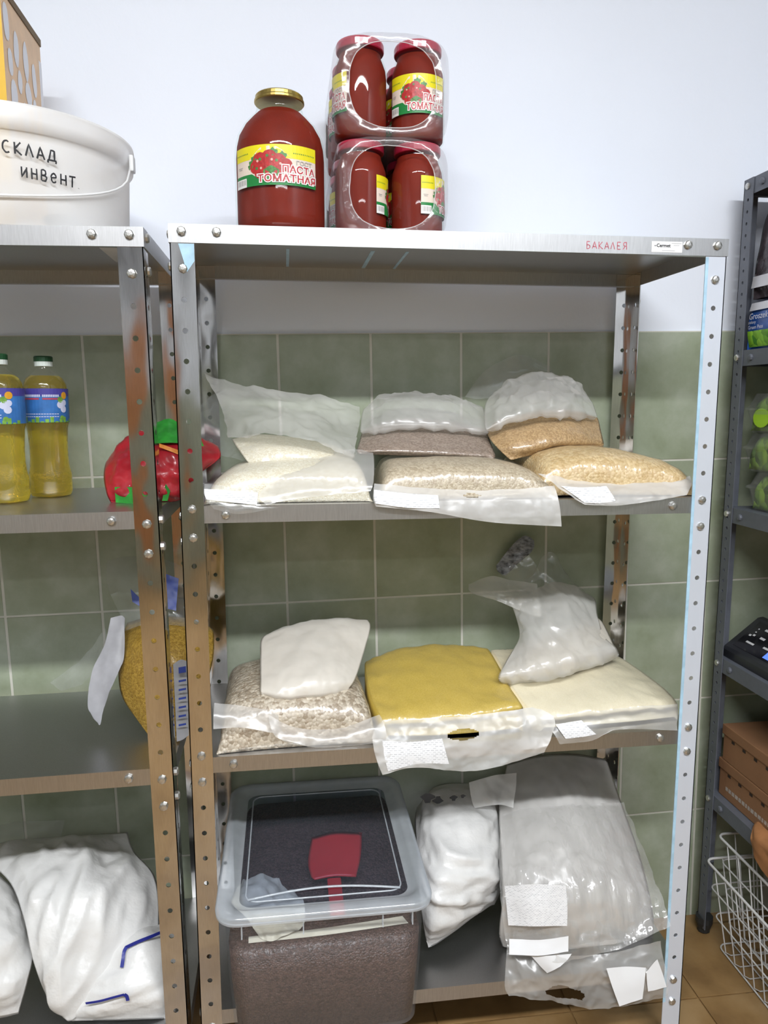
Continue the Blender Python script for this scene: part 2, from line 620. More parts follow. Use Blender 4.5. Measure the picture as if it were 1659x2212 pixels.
def perf_strip(wd, z_top, holes, r, th, z_bot):
    """perforated strip: u across, v up, n thickness"""
    V, F = [], []
    def ring(zc, h2):
        n0 = len(V)
        bp = [(0, -h2), (wd / 2, -h2), (wd, -h2), (wd, 0), (wd, h2), (wd / 2, h2), (0, h2), (0, 0)]
        hp = [(wd / 2 + r * math.cos(a), r * math.sin(a)) for a in [math.radians(225 + 45 * k) for k in range(8)]]
        for nn in (0, th):
            for (u, vv) in bp: V.append((u, zc + vv, nn))
            for (u, vv) in hp: V.append((u, zc + vv, nn))
        for k in range(8):
            k2 = (k + 1) % 8
            F.append((n0 + k, n0 + k2, n0 + 8 + k2, n0 + 8 + k))
            F.append((n0 + 16 + k2, n0 + 16 + k, n0 + 24 + k, n0 + 24 + k2))
            F.append((n0 + 8 + k, n0 + 8 + k2, n0 + 24 + k2, n0 + 24 + k))
        for k in (2, 3, 6, 7):
            k2 = (k + 1) % 8
            F.append((n0 + k2, n0 + k, n0 + 16 + k, n0 + 16 + k2))
    def plain(za, zb):
        n0 = len(V)
        for nn in (0, th):
            V.extend([(0, za, nn), (wd, za, nn), (wd, zb, nn), (0, zb, nn)])
        F.extend([(n0, n0 + 1, n0 + 2, n0 + 3), (n0 + 7, n0 + 6, n0 + 5, n0 + 4), (n0, n0 + 4, n0 + 5, n0 + 1), (n0 + 3, n0 + 2, n0 + 6, n0 + 7), (n0 + 1, n0 + 5, n0 + 6, n0 + 2), (n0 + 4, n0, n0 + 3, n0 + 7)])
    hs = sorted(holes, reverse=True)
    p2 = (hs[0] - hs[1]) / 2
    plain(hs[0] + p2, z_top)
    for z in hs: ring(z, p2)
    plain(z_bot, hs[-1] - p2)
    return V, F

def l_post(sx, sy, z_top, z_bot, holes, wd, r, th):
    V, F = perf_strip(wd, z_top, holes, r, th, z_bot)
    A = ([(sx * u, sy * n, z) for u, z, n in V], F)
    B = ([(sx * n, sy * u, z) for u, z, n in V], F)
    return join(A, B)

def tray(x0, x1, y0, y1, zt, hf, th=0.0015, lip=0.012):
    """folded shelf: flat top with turned-down edges and a small return lip"""
    return join(box(x0, x1, y0, y1, zt - th, zt),
                box(x0, x1, y0, y0 + th, zt - hf, zt - th), box(x0, x1, y1 - th, y1, zt - hf, zt - th),
                box(x0, x0 + th, y0 + th, y1 - th, zt - hf, zt - th), box(x1 - th, x1, y0 + th, y1 - th, zt - hf, zt - th),
                box(x0 + th, x1 - th, y0 + th, y0 + lip, zt - hf, zt - hf + th), box(x0 + th, x1 - th, y1 - lip, y1 - th, zt - hf, zt - hf + th))

bolt_v, bolt_f = lathe_closed([(0.0078, 0), (0.0078, 0.003), (0.0062, 0.0048), (0.003, 0.0056)], 8)
bolt_me = {}
def bolt(parent, loc, rot, mat=None):
    mat = mat or M['bolt']
    if mat.name not in bolt_me:
        o = obj('bolt', bolt_v, bolt_f, mat, parent, local=True, smooth=False)
        bolt_me[mat.name] = o.data
    else:
        o = bpy.data.objects.new('bolt', bolt_me[mat.name])
        COL.objects.link(o)
        o.parent = parent
    o.location = loc
    o.rotation_euler = rot
    return o
FRONT = (math.radians(90), 0, 0)
RIGHTF = (0, math.radians(90), 0)
LEFTF = (0, math.radians(-90), 0)

def steel_unit(unit, w, d, tops, zbot, front_mats, rear_mat):
    """unit local frame: x 0..w, y 0 (front)..d, z up"""
    h = tops[0]
    holes = [h - 0.0725 - PITCH * k for k in range(int((h - 0.12 - zbot) / PITCH))]
    for ix, sx in ((0, 1), (w, -1)):
        for iy, sy in ((0, 1), (d, -1)):
            v, f = l_post(sx, sy, h - 0.002, zbot, holes, PW, HR, PT)
            mat = (front_mats[0 if ix == 0 else 1]) if iy == 0 else rear_mat
            o = obj('post', [(x + ix, y + iy, z) for x, y, z in v], f, mat, unit, local=True)
    for k, zt in enumerate(tops):
        if k == 0: v, f = tray(-0.0018, w + 0.0018, -0.0018, d + 0.0018, zt, HF)
        else: v, f = tray(PT + 0.0003, w - PT - 0.0003, PT + 0.0003, d - PT - 0.0003, zt, HF)
        obj('shelf_panel', v, f, M['steel'] if k == 0 else [M['steel']], unit, local=True)
        yb = -0.0019 if k == 0 else 0.0
        zb = zt - 0.0125
        for x in (PW / 2, w - PW / 2):
            hz = min(holes, key=lambda q: abs(q - zt + 0.019))
            bolt(unit, (x, yb, zb if k == 0 else hz), FRONT)
            bolt(unit, (x, 0, holes[0] if k == 0 else hz - PITCH), FRONT)
        for x in (0.078, w - 0.078):
            bolt(unit, (x, yb if k == 0 else 0.0015, zb + (0 if k == 0 else -0.003)), FRONT)
        for x, rt in ((-0.0018 if k == 0 else 0, LEFTF), (w + (0.0018 if k == 0 else 0), RIGHTF)):
            for y in (0.024, d - 0.024):
                bolt(unit, (x, y, zb - (0 if k == 0 else 0.006)), rt)
                bolt(unit, (x, y, zt - 0.0655), rt)

main_unit = thing('steel_shelving_unit', 'tall steel shelving unit holding bags of grain with red jars on top', 'shelving unit', (0, 0, 0))
steel_unit(main_unit, W0, D0, [H0, Z2, Z3, Z4], 0.0, (M['mirror'], M['filmed']), M['mirror'])
left_unit = thing('steel_shelving_unit', 'steel shelving unit at the left edge with white bucket and oil bottles', 'shelving unit', (-0.0145, -0.047, 0))
LB = 0.0127
left_unit.rotation_euler = (0, -LB, 0)
# local x runs 0 (right end) to -1
lu_w = 1.0
holder = left_unit
def lu(px_list): return px_list
h_l = [1.664, 1.2035, 0.7402, 0.206]
_before = set(o.name for o in bpy.data.objects)
steel_unit(left_unit, lu_w, 0.406, h_l, 0.02, (M['mirror'], M['mirror']), M['mirror'])
for ch in left_unit.children: ch.location.x -= lu_w

def LU(x, y, z):
    """left unit local to world"""
    b = LB
    return Vector((-0.0145 + x * math.cos(b) - z * math.sin(b), -0.047 + y, x * math.sin(b) + z * math.cos(b)))

# protective film left on the right post, paper sticker and marker lettering on the top edge
v, f = box(W0 - PW - 0.0004, W0 - PW + 0.0055, -0.0006, 0.0006, 0.12, H0 - 0.033)
obj('protective_film', v, f, M['bluefilm'], main_unit)
tri = [(0.014, -0.0006, H0 - 0.032), (0.04, -0.0006, H0 - 0.032), (0.04, -0.0006, H0 - 0.06), (0.027, -0.0006, H0 - 0.078)]
obj('protective_film', [Vector(p) for p in tri] + [Vector(p) + Vector((0, 0.0005, 0)) for p in tri], [(3, 2, 1, 0), (4, 5, 6, 7), (0, 1, 5, 4), (1, 2, 6, 5), (2, 3, 7, 6), (3, 0, 4, 7)], M['bluefilm'], main_unit)
for x, wd in ((0.195, 0.006), (0.36, 0.008), (0.43, 0.006)):
    v, f = box(x, x + wd, 0.18, 0.37, H0 - 0.0021, H0 - 0.0016)
    obj('protective_film', v, f, M['bluefilm'], main_unit)

# handwriting
def arc(cx, cy, rx, ry, a0, a1, n=10):
    return [(cx + rx * math.cos(math.radians(a0 + (a1 - a0) * k / n)), cy + ry * math.sin(math.radians(a0 + (a1 - a0) * k / n))) for k in range(n + 1)]
GL = {
    'С': [arc(0.42, 0.5, 0.34, 0.48, 55, 305)],
    'К': [[(0.1, 0), (0.1, 1)], [(0.62, 1), (0.12, 0.45), (0.68, 0)]],
    'Л': [[(0.02, 0), (0.35, 1), (0.68, 0)]],
    'А': [[(0.02, 0), (0.35, 1), (0.68, 0)], [(0.14, 0.33), (0.56, 0.33)]],
    'Д': [[(0.12, 0.1), (0.3, 0.98), (0.62, 0.95), (0.62, 0.1)], [(0.0, -0.18), (0.02, 0.1), (0.75, 0.1), (0.78, -0.15)]],
    'И': [[(0.08, 1), (0.08, 0.05), (0.6, 0.9)], [(0.6, 1), (0.6, 0)]],
    'Н': [[(0.08, 0), (0.08, 1)], [(0.6, 0), (0.6, 1)], [(0.08, 0.5), (0.6, 0.5)]],
    'В': [[(0.1, 0), (0.1, 1)], [(0.1, 1)] + arc(0.3, 0.76, 0.24, 0.24, 90, -90, 8) + [(0.12, 0.52)], [(0.12, 0.52)] + arc(0.34, 0.26, 0.26, 0.26, 90, -90, 8) + [(0.1, 0)]],
    'е': [[(0.12, 0.45), (0.6, 0.5)] + arc(0.36, 0.45, 0.26, 0.42, 15, 320, 14)],
    'Е': [[(0.6, 1), (0.1, 1), (0.1, 0), (0.6, 0)], [(0.1, 0.5), (0.5, 0.5)]],
    'Т': [[(0.0, 0.95), (0.7, 1)], [(0.35, 0.98), (0.33, 0)]],
    '.': [[(0.1, 0.0), (0.16, 0.05)]],
    'Б': [[(0.55, 1), (0.1, 1), (0.1, 0)], [(0.1, 0.52)] + arc(0.34, 0.27, 0.27, 0.26, 90, -90, 8) + [(0.1, 0)]],
    'Я': [[(0.6, 0), (0.6, 1)], [(0.6, 1)] + arc(0.34, 0.74, 0.24, 0.25, 90, 270, 8) + [(0.6, 0.48)], [(0.38, 0.48), (0.08, 0)]],
}
ADV = {'е': 0.85, '.': 0.35, 'Д': 0.95}
def handwriting(name, text, size, width, fn, mat, parent, jit=0.03, gap=0.25, slope=0.0):
    V, F = [], []
    x = 0.0
    rnd = random.Random(hash(text) % 1000 if False else len(text) * 17)
    for ch in text:
        if ch == ' ':
            x += 0.8
            continue
        for st in GL[ch]:
            pts = [(x + a + rnd.uniform(-jit, jit), b + rnd.uniform(-jit, jit) + slope * x) for a, b in st]
            dense = []
            for k in range(len(pts) - 1):
                n = 4
                for q in range(n): dense.append((pts[k][0] + (pts[k + 1][0] - pts[k][0]) * q / n, pts[k][1] + (pts[k + 1][1] - pts[k][1]) * q / n))
            dense.append(pts[-1])
            base = len(V)
            for k, p in enumerate(dense):
                a = dense[max(k - 1, 0)]
                b = dense[min(k + 1, len(dense) - 1)]
                tx, ty = b[0] - a[0], b[1] - a[1]
                l = math.hypot(tx, ty) or 1
                hw = width / size / 2 * (0.85 + 0.3 * noise.noise(Vector((p[0] * 3, p[1] * 3, 1))))
                V.append(fn((p[0] - ty / l * hw) * size, (p[1] + tx / l * hw) * size))
                V.append(fn((p[0] + ty / l * hw) * size, (p[1] - tx / l * hw) * size))
            for k in range(len(dense) - 1):
                F.append((base + 2 * k, base + 2 * k + 1, base + 2 * k + 3, base + 2 * k + 2))
        x += ADV.get(ch, 0.75) + gap
    return obj(name, V, F, mat, parent)
M['ink'] = solid('black_marker', (0.015, 0.015, 0.018), 0.4)
M['redink'] = solid('red_marker', (0.55, 0.10, 0.14), 0.45, var=0.3, scale=300)
hw = handwriting('marker_lettering', 'БАКАЛЕЯ', 0.0125, 0.0016, lambda a, b: Vector((0.728 + a * 0.95, -0.0021, 1.6575 + b)), M['redink'], main_unit, gap=0.22)
hw['label'] = 'red handwritten word on the top edge'
M['paper'] = solid('white_paper', (0.82, 0.82, 0.82), 0.5, var=0.05, scale=60)
v, f = box(0.852, 0.911, -0.0024, -0.0018, 1.6545, 1.6735)
stk = obj('sticker', v, f, M['paper'], main_unit)

def text2d(s, size, offset=0.0, align='LEFT', bold=0.0):
    cu = bpy.data.curves.new('t', 'FONT')
    cu.body = s
    cu.size = size
    cu.align_x = align
    cu.offset = offset
    cu.resolution_u = 2
    o = bpy.data.objects.new('t', cu)
    COL.objects.link(o)
    dg = bpy.context.evaluated_depsgraph_get()
    me = bpy.data.meshes.new_from_object(o.evaluated_get(dg))
    V = [(p.co.x, p.co.y) for p in me.vertices]
    F = [tuple(p.vertices) for p in me.polygons]
    bpy.data.objects.remove(o)
    bpy.data.curves.remove(cu)
    bpy.data.meshes.remove(me)
    return V, F
tv2, tf2 = text2d('Cermet', 0.0085, 0.00025)
obj('sticker_print', [(0.861 + x, -0.0026, 1.6635 + y) for x, y in tv2], tf2, M['ink'], stk)
greyprint = solid('grey_print', (0.35, 0.35, 0.36), 0.5)
parts = [box(0.890, 0.909, -0.0026, -0.0025, 1.6700, 1.6708), box(0.894, 0.905, -0.0026, -0.0025, 1.6665, 1.6672), box(0.872, 0.897, -0.0026, -0.0025, 1.6570, 1.6577), box(0.857, 0.8605, -0.0026, -0.0025, 1.6645, 1.667)]
v, f = join(*parts)
obj('sticker_print', v, f, greyprint, stk)

# ------------------------------------------------------------------ jars of tomato paste
def glossy_clear(name, tint=(1, 1, 1), rough=0.03, gloss=0.05, cover=0.0, col=(0.9, 0.9, 0.9)):
    m, n, N, L, b = nt(name)
    N.remove(b)
    out = N['Material Output']
    tr = N.new('ShaderNodeBsdfTransparent')
    tr.inputs['Color'].default_value = (*tint, 1)
    df = N.new('ShaderNodeBsdfDiffuse')
    df.inputs['Color'].default_value = (*col, 1)
    v = coord(N, L)
    mr = N.new('ShaderNodeMapRange')
    mr.inputs['To Min'].default_value = cover * 0.8
    mr.inputs['To Max'].default_value = min(1, cover * 1.2)
    L.new(add_noise(N, L, v, 20), mr.inputs['Value'])
    mx = N.new('ShaderNodeMixShader')
    L.new(mr.outputs[0], mx.inputs['Fac'])
    L.new(tr.outputs[0], mx.inputs[1])
    L.new(df.outputs[0], mx.inputs[2])
    gl = N.new('ShaderNodeBsdfGlossy')
    gl.inputs['Roughness'].default_value = rough
    m2 = N.new('ShaderNodeMixShader')
    m2.inputs['Fac'].default_value = gloss
    L.new(mx.outputs[0], m2.inputs[1])
    L.new(gl.outputs[0], m2.inputs[2])
    L.new(m2.outputs[0], out.inputs['Surface'])
    return m
M['glass'] = glossy_clear('jar_glass', (0.95, 0.97, 0.96), 0.03, 0.03)
M['paste'] = solid('tomato_paste', (0.185, 0.016, 0.007), 0.6, var=0.18, scale=14, spec=0.15)
M['lid_gold'] = solid('brass_lid', (0.42, 0.31, 0.09), 0.28, metal=0.85, var=0.1)
M['lid_red'] = solid('red_lacquered_lid', (0.42, 0.015, 0.05), 0.3, var=0.1, coat=0.4)
LABM = [solid('label_cream', (0.78, 0.66, 0.56), 0.4, var=0.03), solid('label_yellow', (0.78, 0.68, 0.01), 0.4, var=0.05),
        solid('label_green', (0.01, 0.22, 0.045), 0.4, var=0.1), solid('label_red', (0.42, 0.02, 0.02), 0.4, var=0.25, scale=200),
        solid('label_leaf', (0.06, 0.22, 0.05), 0.4, var=0.35, scale=300), solid('label_white', (0.82, 0.80, 0.78), 0.4, var=0.02),
        solid('label_letter', (0.48, 0.015, 0.03), 0.4, var=0.05), solid('label_grey', (0.42, 0.40, 0.38), 0.4, var=0.1),
        solid('label_pink', (0.75, 0.42, 0.36), 0.4, var=0.05)]

def clip_s(poly, s0, s1):
    return [(min(max(a, s0), s1), b) for a, b in poly]

def jar_label(name, R, w_, h_, zc, parent):
    """curved paper label: flat printed shapes laid on the cylinder, layer over layer"""
    V, F, MI = [], [], []
    def put(s, t, layer):
        r = R + 0.0004 + layer * 0.00016
        a = s / R
        return Vector((r * math.sin(a), -r * math.cos(a), zc + t))
    def band(t_lo, t_hi, s0, s1, mi, layer, n=24):
        base = len(V)
        for k in range(n + 1):
            s = s0 + (s1 - s0) * k / n
            lo = t_lo(s) if callable(t_lo) else t_lo
            hi = t_hi(s) if callable(t_hi) else t_hi
            V.append(put(s, lo, layer))
            V.append(put(s, hi, layer))
        for k in range(n):
            F.append((base + 2 * k, base + 2 * k + 2, base + 2 * k + 3, base + 2 * k + 1))
            MI.append(mi)
    def poly(pts, mi, layer):
        base = len(V)
        cx = sum(p[0] for p in pts) / len(pts)
        cy = sum(p[1] for p in pts) / len(pts)
        V.append(put(cx, cy, layer))
        for p in pts: V.append(put(p[0], p[1], layer))
        for k in range(len(pts)):
            F.append((base, base + 1 + k, base + 1 + (k + 1) % len(pts)))
            MI.append(mi)
    def S(u): return (u - 0.5) * w_
    def Tt(v): return (v - 0.5) * h_
    def disc(u, v, r, mi, layer, n=12, lob=0.0, sq=1.0):
        poly([(S(u) + (1 + lob * math.sin(5 * a)) * r * w_ * math.cos(a), Tt(v) + (1 + lob * math.sin(5 * a)) * r * w_ * sq * math.sin(a)) for a in [2 * math.pi * k / n for k in range(n)]], mi, layer)
    band(Tt(0), Tt(1), S(0), S(1), 0, 0)
    band(lambda s: Tt(0.66), Tt(1), S(0), S(1), 1, 1)
    band(Tt(0), lambda s: Tt(0.30 if s < S(0.25) else max(0.10, 0.30 - 1.1 * (s - S(0.25)) / w_)), S(0), S(1), 2, 1)
    # cartouche
    cart = [(0.20, 0.40), (0.20, 0.55), (0.24, 0.68), (0.30, 0.80), (0.36, 0.92), (0.45, 0.96), (0.54, 0.94), (0.60, 0.86), (0.66, 0.74), (0.72, 0.66), (0.74, 0.5), (0.70, 0.3), (0.50, 0.12), (0.36, 0.14), (0.28, 0.26)]
    poly([(S(a), Tt(b)) for a, b in cart], 0, 2)
    for u, v, r in ((0.27, 0.56, 0.05), (0.30, 0.66, 0.05), (0.50, 0.80, 0.055), (0.60, 0.72, 0.05), (0.24, 0.48, 0.035)): disc(u, v, r, 4, 3, lob=0.25, sq=0.8)
    for u, v, r in ((0.36, 0.62, 0.085), (0.46, 0.66, 0.09), (0.56, 0.58, 0.085), (0.64, 0.50, 0.07), (0.31, 0.46, 0.075), (0.42, 0.48, 0.095), (0.36, 0.32, 0.07), (0.54, 0.42, 0.09)): disc(u, v, r, 3, 4, sq=0.95)
    for u, v in ((0.36, 0.64), (0.54, 0.60), (0.32, 0.42), (0.44, 0.72)): disc(u, v, 0.016, 4, 5, lob=0.3)
    for u, v in ((0.33, 0.60), (0.49, 0.62), (0.37, 0.42), (0.58, 0.52)): disc(u, v, 0.013, 8, 5)
    disc(0.48, 0.30, 0.085, 4, 5, n=16, lob=0.1, sq=0.8)
    # barcode corner
    band(Tt(0.0), Tt(0.22), S(0.0), S(0.18), 5, 3, 4)
    for k in range(9):
        u = 0.02 + k * 0.017
        band(Tt(0.06), Tt(0.19), S(u), S(u + 0.006 + 0.003 * (k % 3)), 7, 4, 1)
    for u0, u1, v in ((0.04, 0.12, 0.50), (0.05, 0.11, 0.46)): band(Tt(v), Tt(v + 0.015), S(u0), S(u1), 7, 3, 2)
    for u0, u1, v in ((0.72, 0.97, 0.78), (0.02, 0.2, 0.80)):
        k = u0
        while k < u1:
            band(Tt(v), Tt(v + 0.03), S(k), S(k + 0.01), 4, 3, 1)
            k += 0.022
    # lettering
    for s_, u0, v0, size, mi_o, mi_i, lay, u1 in (('ПАСТА', 0.60, 0.31, 0.195, 5, 6, 6, 0.975), ('ТОМАТНАЯ', 0.33, 0.085, 0.195, 5, 6, 8, 0.985), ('ГОСТ', 0.75, 0.52, 0.11, None, 7, 4, 0.94)):
        for off, mi, la in ((0.022, mi_o, lay), (0.003, mi_i, lay + 1)):
            if mi is None: continue
            tv_, tf_ = text2d(s_, size, off)
            if not tv_: continue
            x0_, x1_ = min(p[0] for p in tv_), max(p[0] for p in tv_)
            e = off if mi_o is not None else 0
            kx = (u1 - u0) * w_ / (x1_ - x0_ - 2 * (off if mi == mi_o else 0) + 1e-9) if off < 0.01 else None
            if kx is None:
                tvb, _ = text2d(s_, size, 0.003)
                bx0, bx1 = min(p[0] for p in tvb), max(p[0] for p in tvb)
                kx = (u1 - u0) * w_ / (bx1 - bx0)
                x0_ = bx0
            base = len(V)
            for (a, b) in tv_: V.append(put(S(u0) + (a - x0_) * kx, Tt(v0) + b * h_ * 1.25, la))
            for q in tf_:
                F.append(tuple(base + i for i in q))
                MI.append(mi)
    return obj(name, V, F, LABM, parent, local=True, midx=MI)

def make_jar(name, label, loc, prof_glass, prof_paste, lid_prof, lid_mat, R, lab, group=None):
    t = thing(name, label, 'jar', loc, group)
    v, f = lathe_closed(prof_paste, 40)
    obj('contents', v, f, M['paste'], t, smooth=True, local=True)
    v, f = lathe_closed(prof_glass, 40)
    obj('glass', v, f, M['glass'], t, smooth=True, local=True)
    v, f = lathe_closed(lid_prof, 36)
    obj('lid', v, f, lid_mat, t, smooth=False, local=True)
    jar_label('paper_label', R, lab[0], lab[1], lab[2], t)
    return t

R3 = 0.082
pg = [(0.063, 0), (0.076, 0.003), (0.0812, 0.012), (R3, 0.03), (R3, 0.135), (0.0805, 0.152), (0.0755, 0.172), (0.065, 0.19), (0.052, 0.204), (0.043, 0.212), (0.0405, 0.220), (0.0405, 0.236)]
pp = [(r - 0.0035 if r > 0.05 else r - 0.003, max(z, 0.004)) for r, z in pg[:-2]] + [(0.0370, 0.214)]
lp = [(0.0430, 0.2295), (0.0445, 0.2310), (0.0445, 0.2345), (0.0425, 0.2365), (0.0425, 0.2415), (0.0405, 0.2435), (0.0385, 0.2420)]
SH = H0 + 0.0003
j3 = make_jar('large_glass_jar', 'big rounded jar of tomato paste with a gold lid', (0.187, 0.1, SH), pg, pp, lp, M['lid_gold'], R3, (0.160, 0.066, 0.105))
j3.rotation_euler.z = math.radians(-9)
v, f = lathe([(0.0416, 0.213), (0.0422, 0.216), (0.0416, 0.219)], 36)
obj('neck_ring', v, f, M['glass'], j3, smooth=True, local=True)

RS, HS = 0.0505, 0.1705
pg = [(0.038, 0), (0.046, 0.002), (0.0498, 0.008), (RS, 0.018), (RS, 0.112), (0.049, 0.124), (0.0445, 0.136), (0.0415, 0.143), (0.0405, 0.15), (0.0405, 0.158)]
pp = [(r - 0.003, max(z, 0.004)) for r, z in pg[:-1]]
lp = [(0.0425, 0.155), (0.0435, 0.1565), (0.0435, 0.1660), (0.042, 0.1695), (0.038, 0.170), (0.036, 0.169)]
px_l, px_r, row_y = 0.3335, 0.4395, (0.112, 0.216, 0.320)
names = {}
jar0 = None
desc = {}
order = [('upper', 1), ('lower', 0)]
for tier, k in order:
    for ci, x in enumerate((px_l, px_r)):
        for ri, y in enumerate(row_y):
            side = ('left', 'right')[ci]
            place = ('front', 'middle', 'rear')[ri]
            lb = f'red lidded tomato paste jar, {place} {side} of the {tier} shrink-wrapped layer'
            if (tier, ci, ri) == ('upper', 1, 0): lb = 'red lidded tomato paste jar whose label faces forward, upper layer right'
            if jar0 is None:
                jar0 = make_jar('tomato_paste_jar', lb, (x, y, SH + k * (HS + 0.001)), pg, pp, lp, M['lid_red'], RS, (0.112, 0.066, 0.076), 'shrink-wrapped jars of tomato paste')
                o = jar0
            else:
                o = copy_tree(jar0)
                o.location = (x, y, SH + k * (HS + 0.001))
                o['label'] = lb
            ang = {('upper', 0, 0): -97, ('upper', 1, 0): -10, ('lower', 0, 0): 92, ('lower', 1, 0): 62}.get((tier, ci, ri), -60 - 50 * ri + 70 * ci)
            o.rotation_euler.z = math.radians(ang)
# shrink film sleeves with an oval opening at both ends
M['shrink'] = film('shrink_film', (0.8, 0.78, 0.8), 0.08, 0.14, 0.35, 34, 0.08)
def sleeve(z0, z1, x0, x1, y0, y1, label, seed):
    def rr(t, hw, hh, pw):
        c, s = math.cos(t), math.sin(t)
        return (math.copysign(abs(c) ** (2 / pw), c) * hw, math.copysign(abs(s) ** (2 / pw), s) * hh)
    cx, cz = (x0 + x1) / 2, (z0 + z1) / 2
    hw_, hh_ = (x1 - x0) / 2, (z1 - z0) / 2
    prof = [(y0 - 0.001, 0.74, 2.6), (y0 - 0.003, 0.82, 2.8), (y0 - 0.001, 0.91, 3.4), (y0 + 0.008, 0.975, 4.5), (y0 + 0.03, 1.0, 6)]
    prof = prof + [(y0 + 0.1, 1.0, 6), ((y0 + y1) / 2, 1.0, 6), (y1 - 0.1, 1.0, 6)] + [(y0 + y1 - a, b, c) for a, b, c in reversed(prof)]
    n = 72
    V, F = [], []
    for y, s, pw in prof:
        for k in range(n):
            t = 2 * math.pi * k / n
            a, b = rr(t, hw_ * s, hh_ * min(1, s * 1.12), pw)
            q = Vector((cx + a, y, cz + b))
            d = 0.0016 * fbm(q, 40, seed)
            V.append((q.x + (d if s < 1 else -abs(d) * 0), q.y + (d * 1.5 if s < 1 else 0), q.z + (d if s < 0.9 else 0)))
    for j in range(len(prof) - 1):
        for k in range(n):
            k2 = (k + 1) % n
            F.append((j * n + k, j * n + k2, (j + 1) * n + k2, (j + 1) * n + k))
    o = obj('shrink_wrap', V, F, M['shrink'], smooth=True)
    rim = tube([V[k] for k in range(n)], 0.0009, 5, True)
    o2 = obj('film_rim', rim[0], rim[1], M['shrink_rim'], o, smooth=True)
    return tag(o, label, 'shrink wrap', 'shrink film around the jar packs')
M['shrink_rim'] = film('shrink_film_rim', (0.85, 0.83, 0.84), 0.5, 0.3, 0.1, 30, 0.05)
sx0, sx1, sy0, sy1 = px_l - RS - 0.0015, px_r + RS + 0.0015, 0.112 - RS - 0.0015, 0.320 + RS + 0.0015
sleeve(SH + HS + 0.0006, SH + 2 * HS + 0.0022, sx0, sx1, sy0, sy1, 'clear shrink film around the upper layer of jars', 1.0)
sleeve(SH - 0.0002, SH + HS + 0.0003, sx0, sx1, sy0, sy1, 'clear shrink film around the lower layer of jars', 5.0)

# ------------------------------------------------------------------ bags of dry goods
M['film'] = film('clear_bag_film', (0.92, 0.905, 0.88), 0.28, 0.3, 0.7, 24, 0.08)
M['film_thin'] = film('thin_clear_film', (0.75, 0.78, 0.77), 0.16, 0.18, 0.5, 22)
M['film_milk'] = film('milky_bag_film', (0.92, 0.91, 0.89), 0.54, 0.38, 0.9, 30, 0.06)
M['film_skin'] = film('close_bag_film', (0.84, 0.84, 0.82), 0.03, 0.2, 0.7, 42, 0.08, stretch=(1.6, 0.7, 0.5))
M['film_half'] = film('half_milky_film', (0.95, 0.935, 0.90), 0.36, 0.25, 0.8, 30, 0.08)
M['rice'] = grain('white_rice', (0.78, 0.71, 0.54), (0.90, 0.86, 0.72), 330)
M['barley'] = grain('pearl_barley', (0.46, 0.37, 0.25), (0.66, 0.57, 0.42), 260)
M['groats'] = grain('wheat_groats', (0.26, 0.19, 0.145), (0.42, 0.33, 0.265), 300)
M['peas'] = grain('split_peas', (0.60, 0.41, 0.18), (0.78, 0.60, 0.33), 190)
M['bulgur'] = grain('bulgur', (0.42, 0.26, 0.11), (0.62, 0.42, 0.21), 300)
M['oats'] = grain('rolled_oats', (0.38, 0.30, 0.21), (0.68, 0.60, 0.48), 150, bmp=0.7)
M['cornmeal'] = grain('yellow_cornmeal', (0.58, 0.41, 0.06), (0.66, 0.49, 0.10), 700, bmp=0.15)
M['semolina'] = grain('cream_semolina', (0.80, 0.72, 0.52), (0.84, 0.77, 0.58), 800, bmp=0.1)
M['flour'] = grain('white_flour', (0.72, 0.66, 0.57), (0.78, 0.72, 0.63), 500, bmp=0.1)
M['label'] = printed('printed_label', (0.80, 0.81, 0.83), (0.42, 0.43, 0.46), 60, 0.22, 0.4)
M['label_dense'] = printed('dense_printed_label', (0.76, 0.76, 0.77), (0.30, 0.30, 0.33), 90, 0.22, 0.55)

def bag(name, label, group=None, loc=None):
    return thing(name, label, 'bag', loc, group)

def label_sheet(rows, parent, mat=None, wr=0.0012, seed=0.0):
    return sheet('paper_label', rows, mat or M['label'], parent, 14, 8, wr, 25, seed, 0.2)

def filled(parent, rows, mat, grow=0.0022, wr=0.002, fr=28, seed=0.0, gather=0.0008, nu=52, nv=44, skin=True, zmin=None, base=None, skin_mat=None):
    c = blob('contents', rows, mat, parent, nu, nv, wr, fr, seed, 0.3, 0.0, gather, zmin, base=base)
    if skin: blob('film', rows, skin_mat or M['film_skin'], parent, nu, nv, wr, fr, seed, 0.3, grow, gather, zmin)
    return c

def flat_bag(parent, FL, FR, BR, BL, T, mat, zb, tu=None, **k):
    cs = [Vector((p[0], p[1], zb + 0.001 + (p[2] if len(p) > 2 else 0))) for p in (FL, FR, BR, BL)]
    return filled(parent, pillow_rows(cs, T, tu), mat, zmin=zb + 0.0006, **k)

G1 = 'bags of grain on the upper shelf'
G2 = 'bags of grain on the middle shelf'
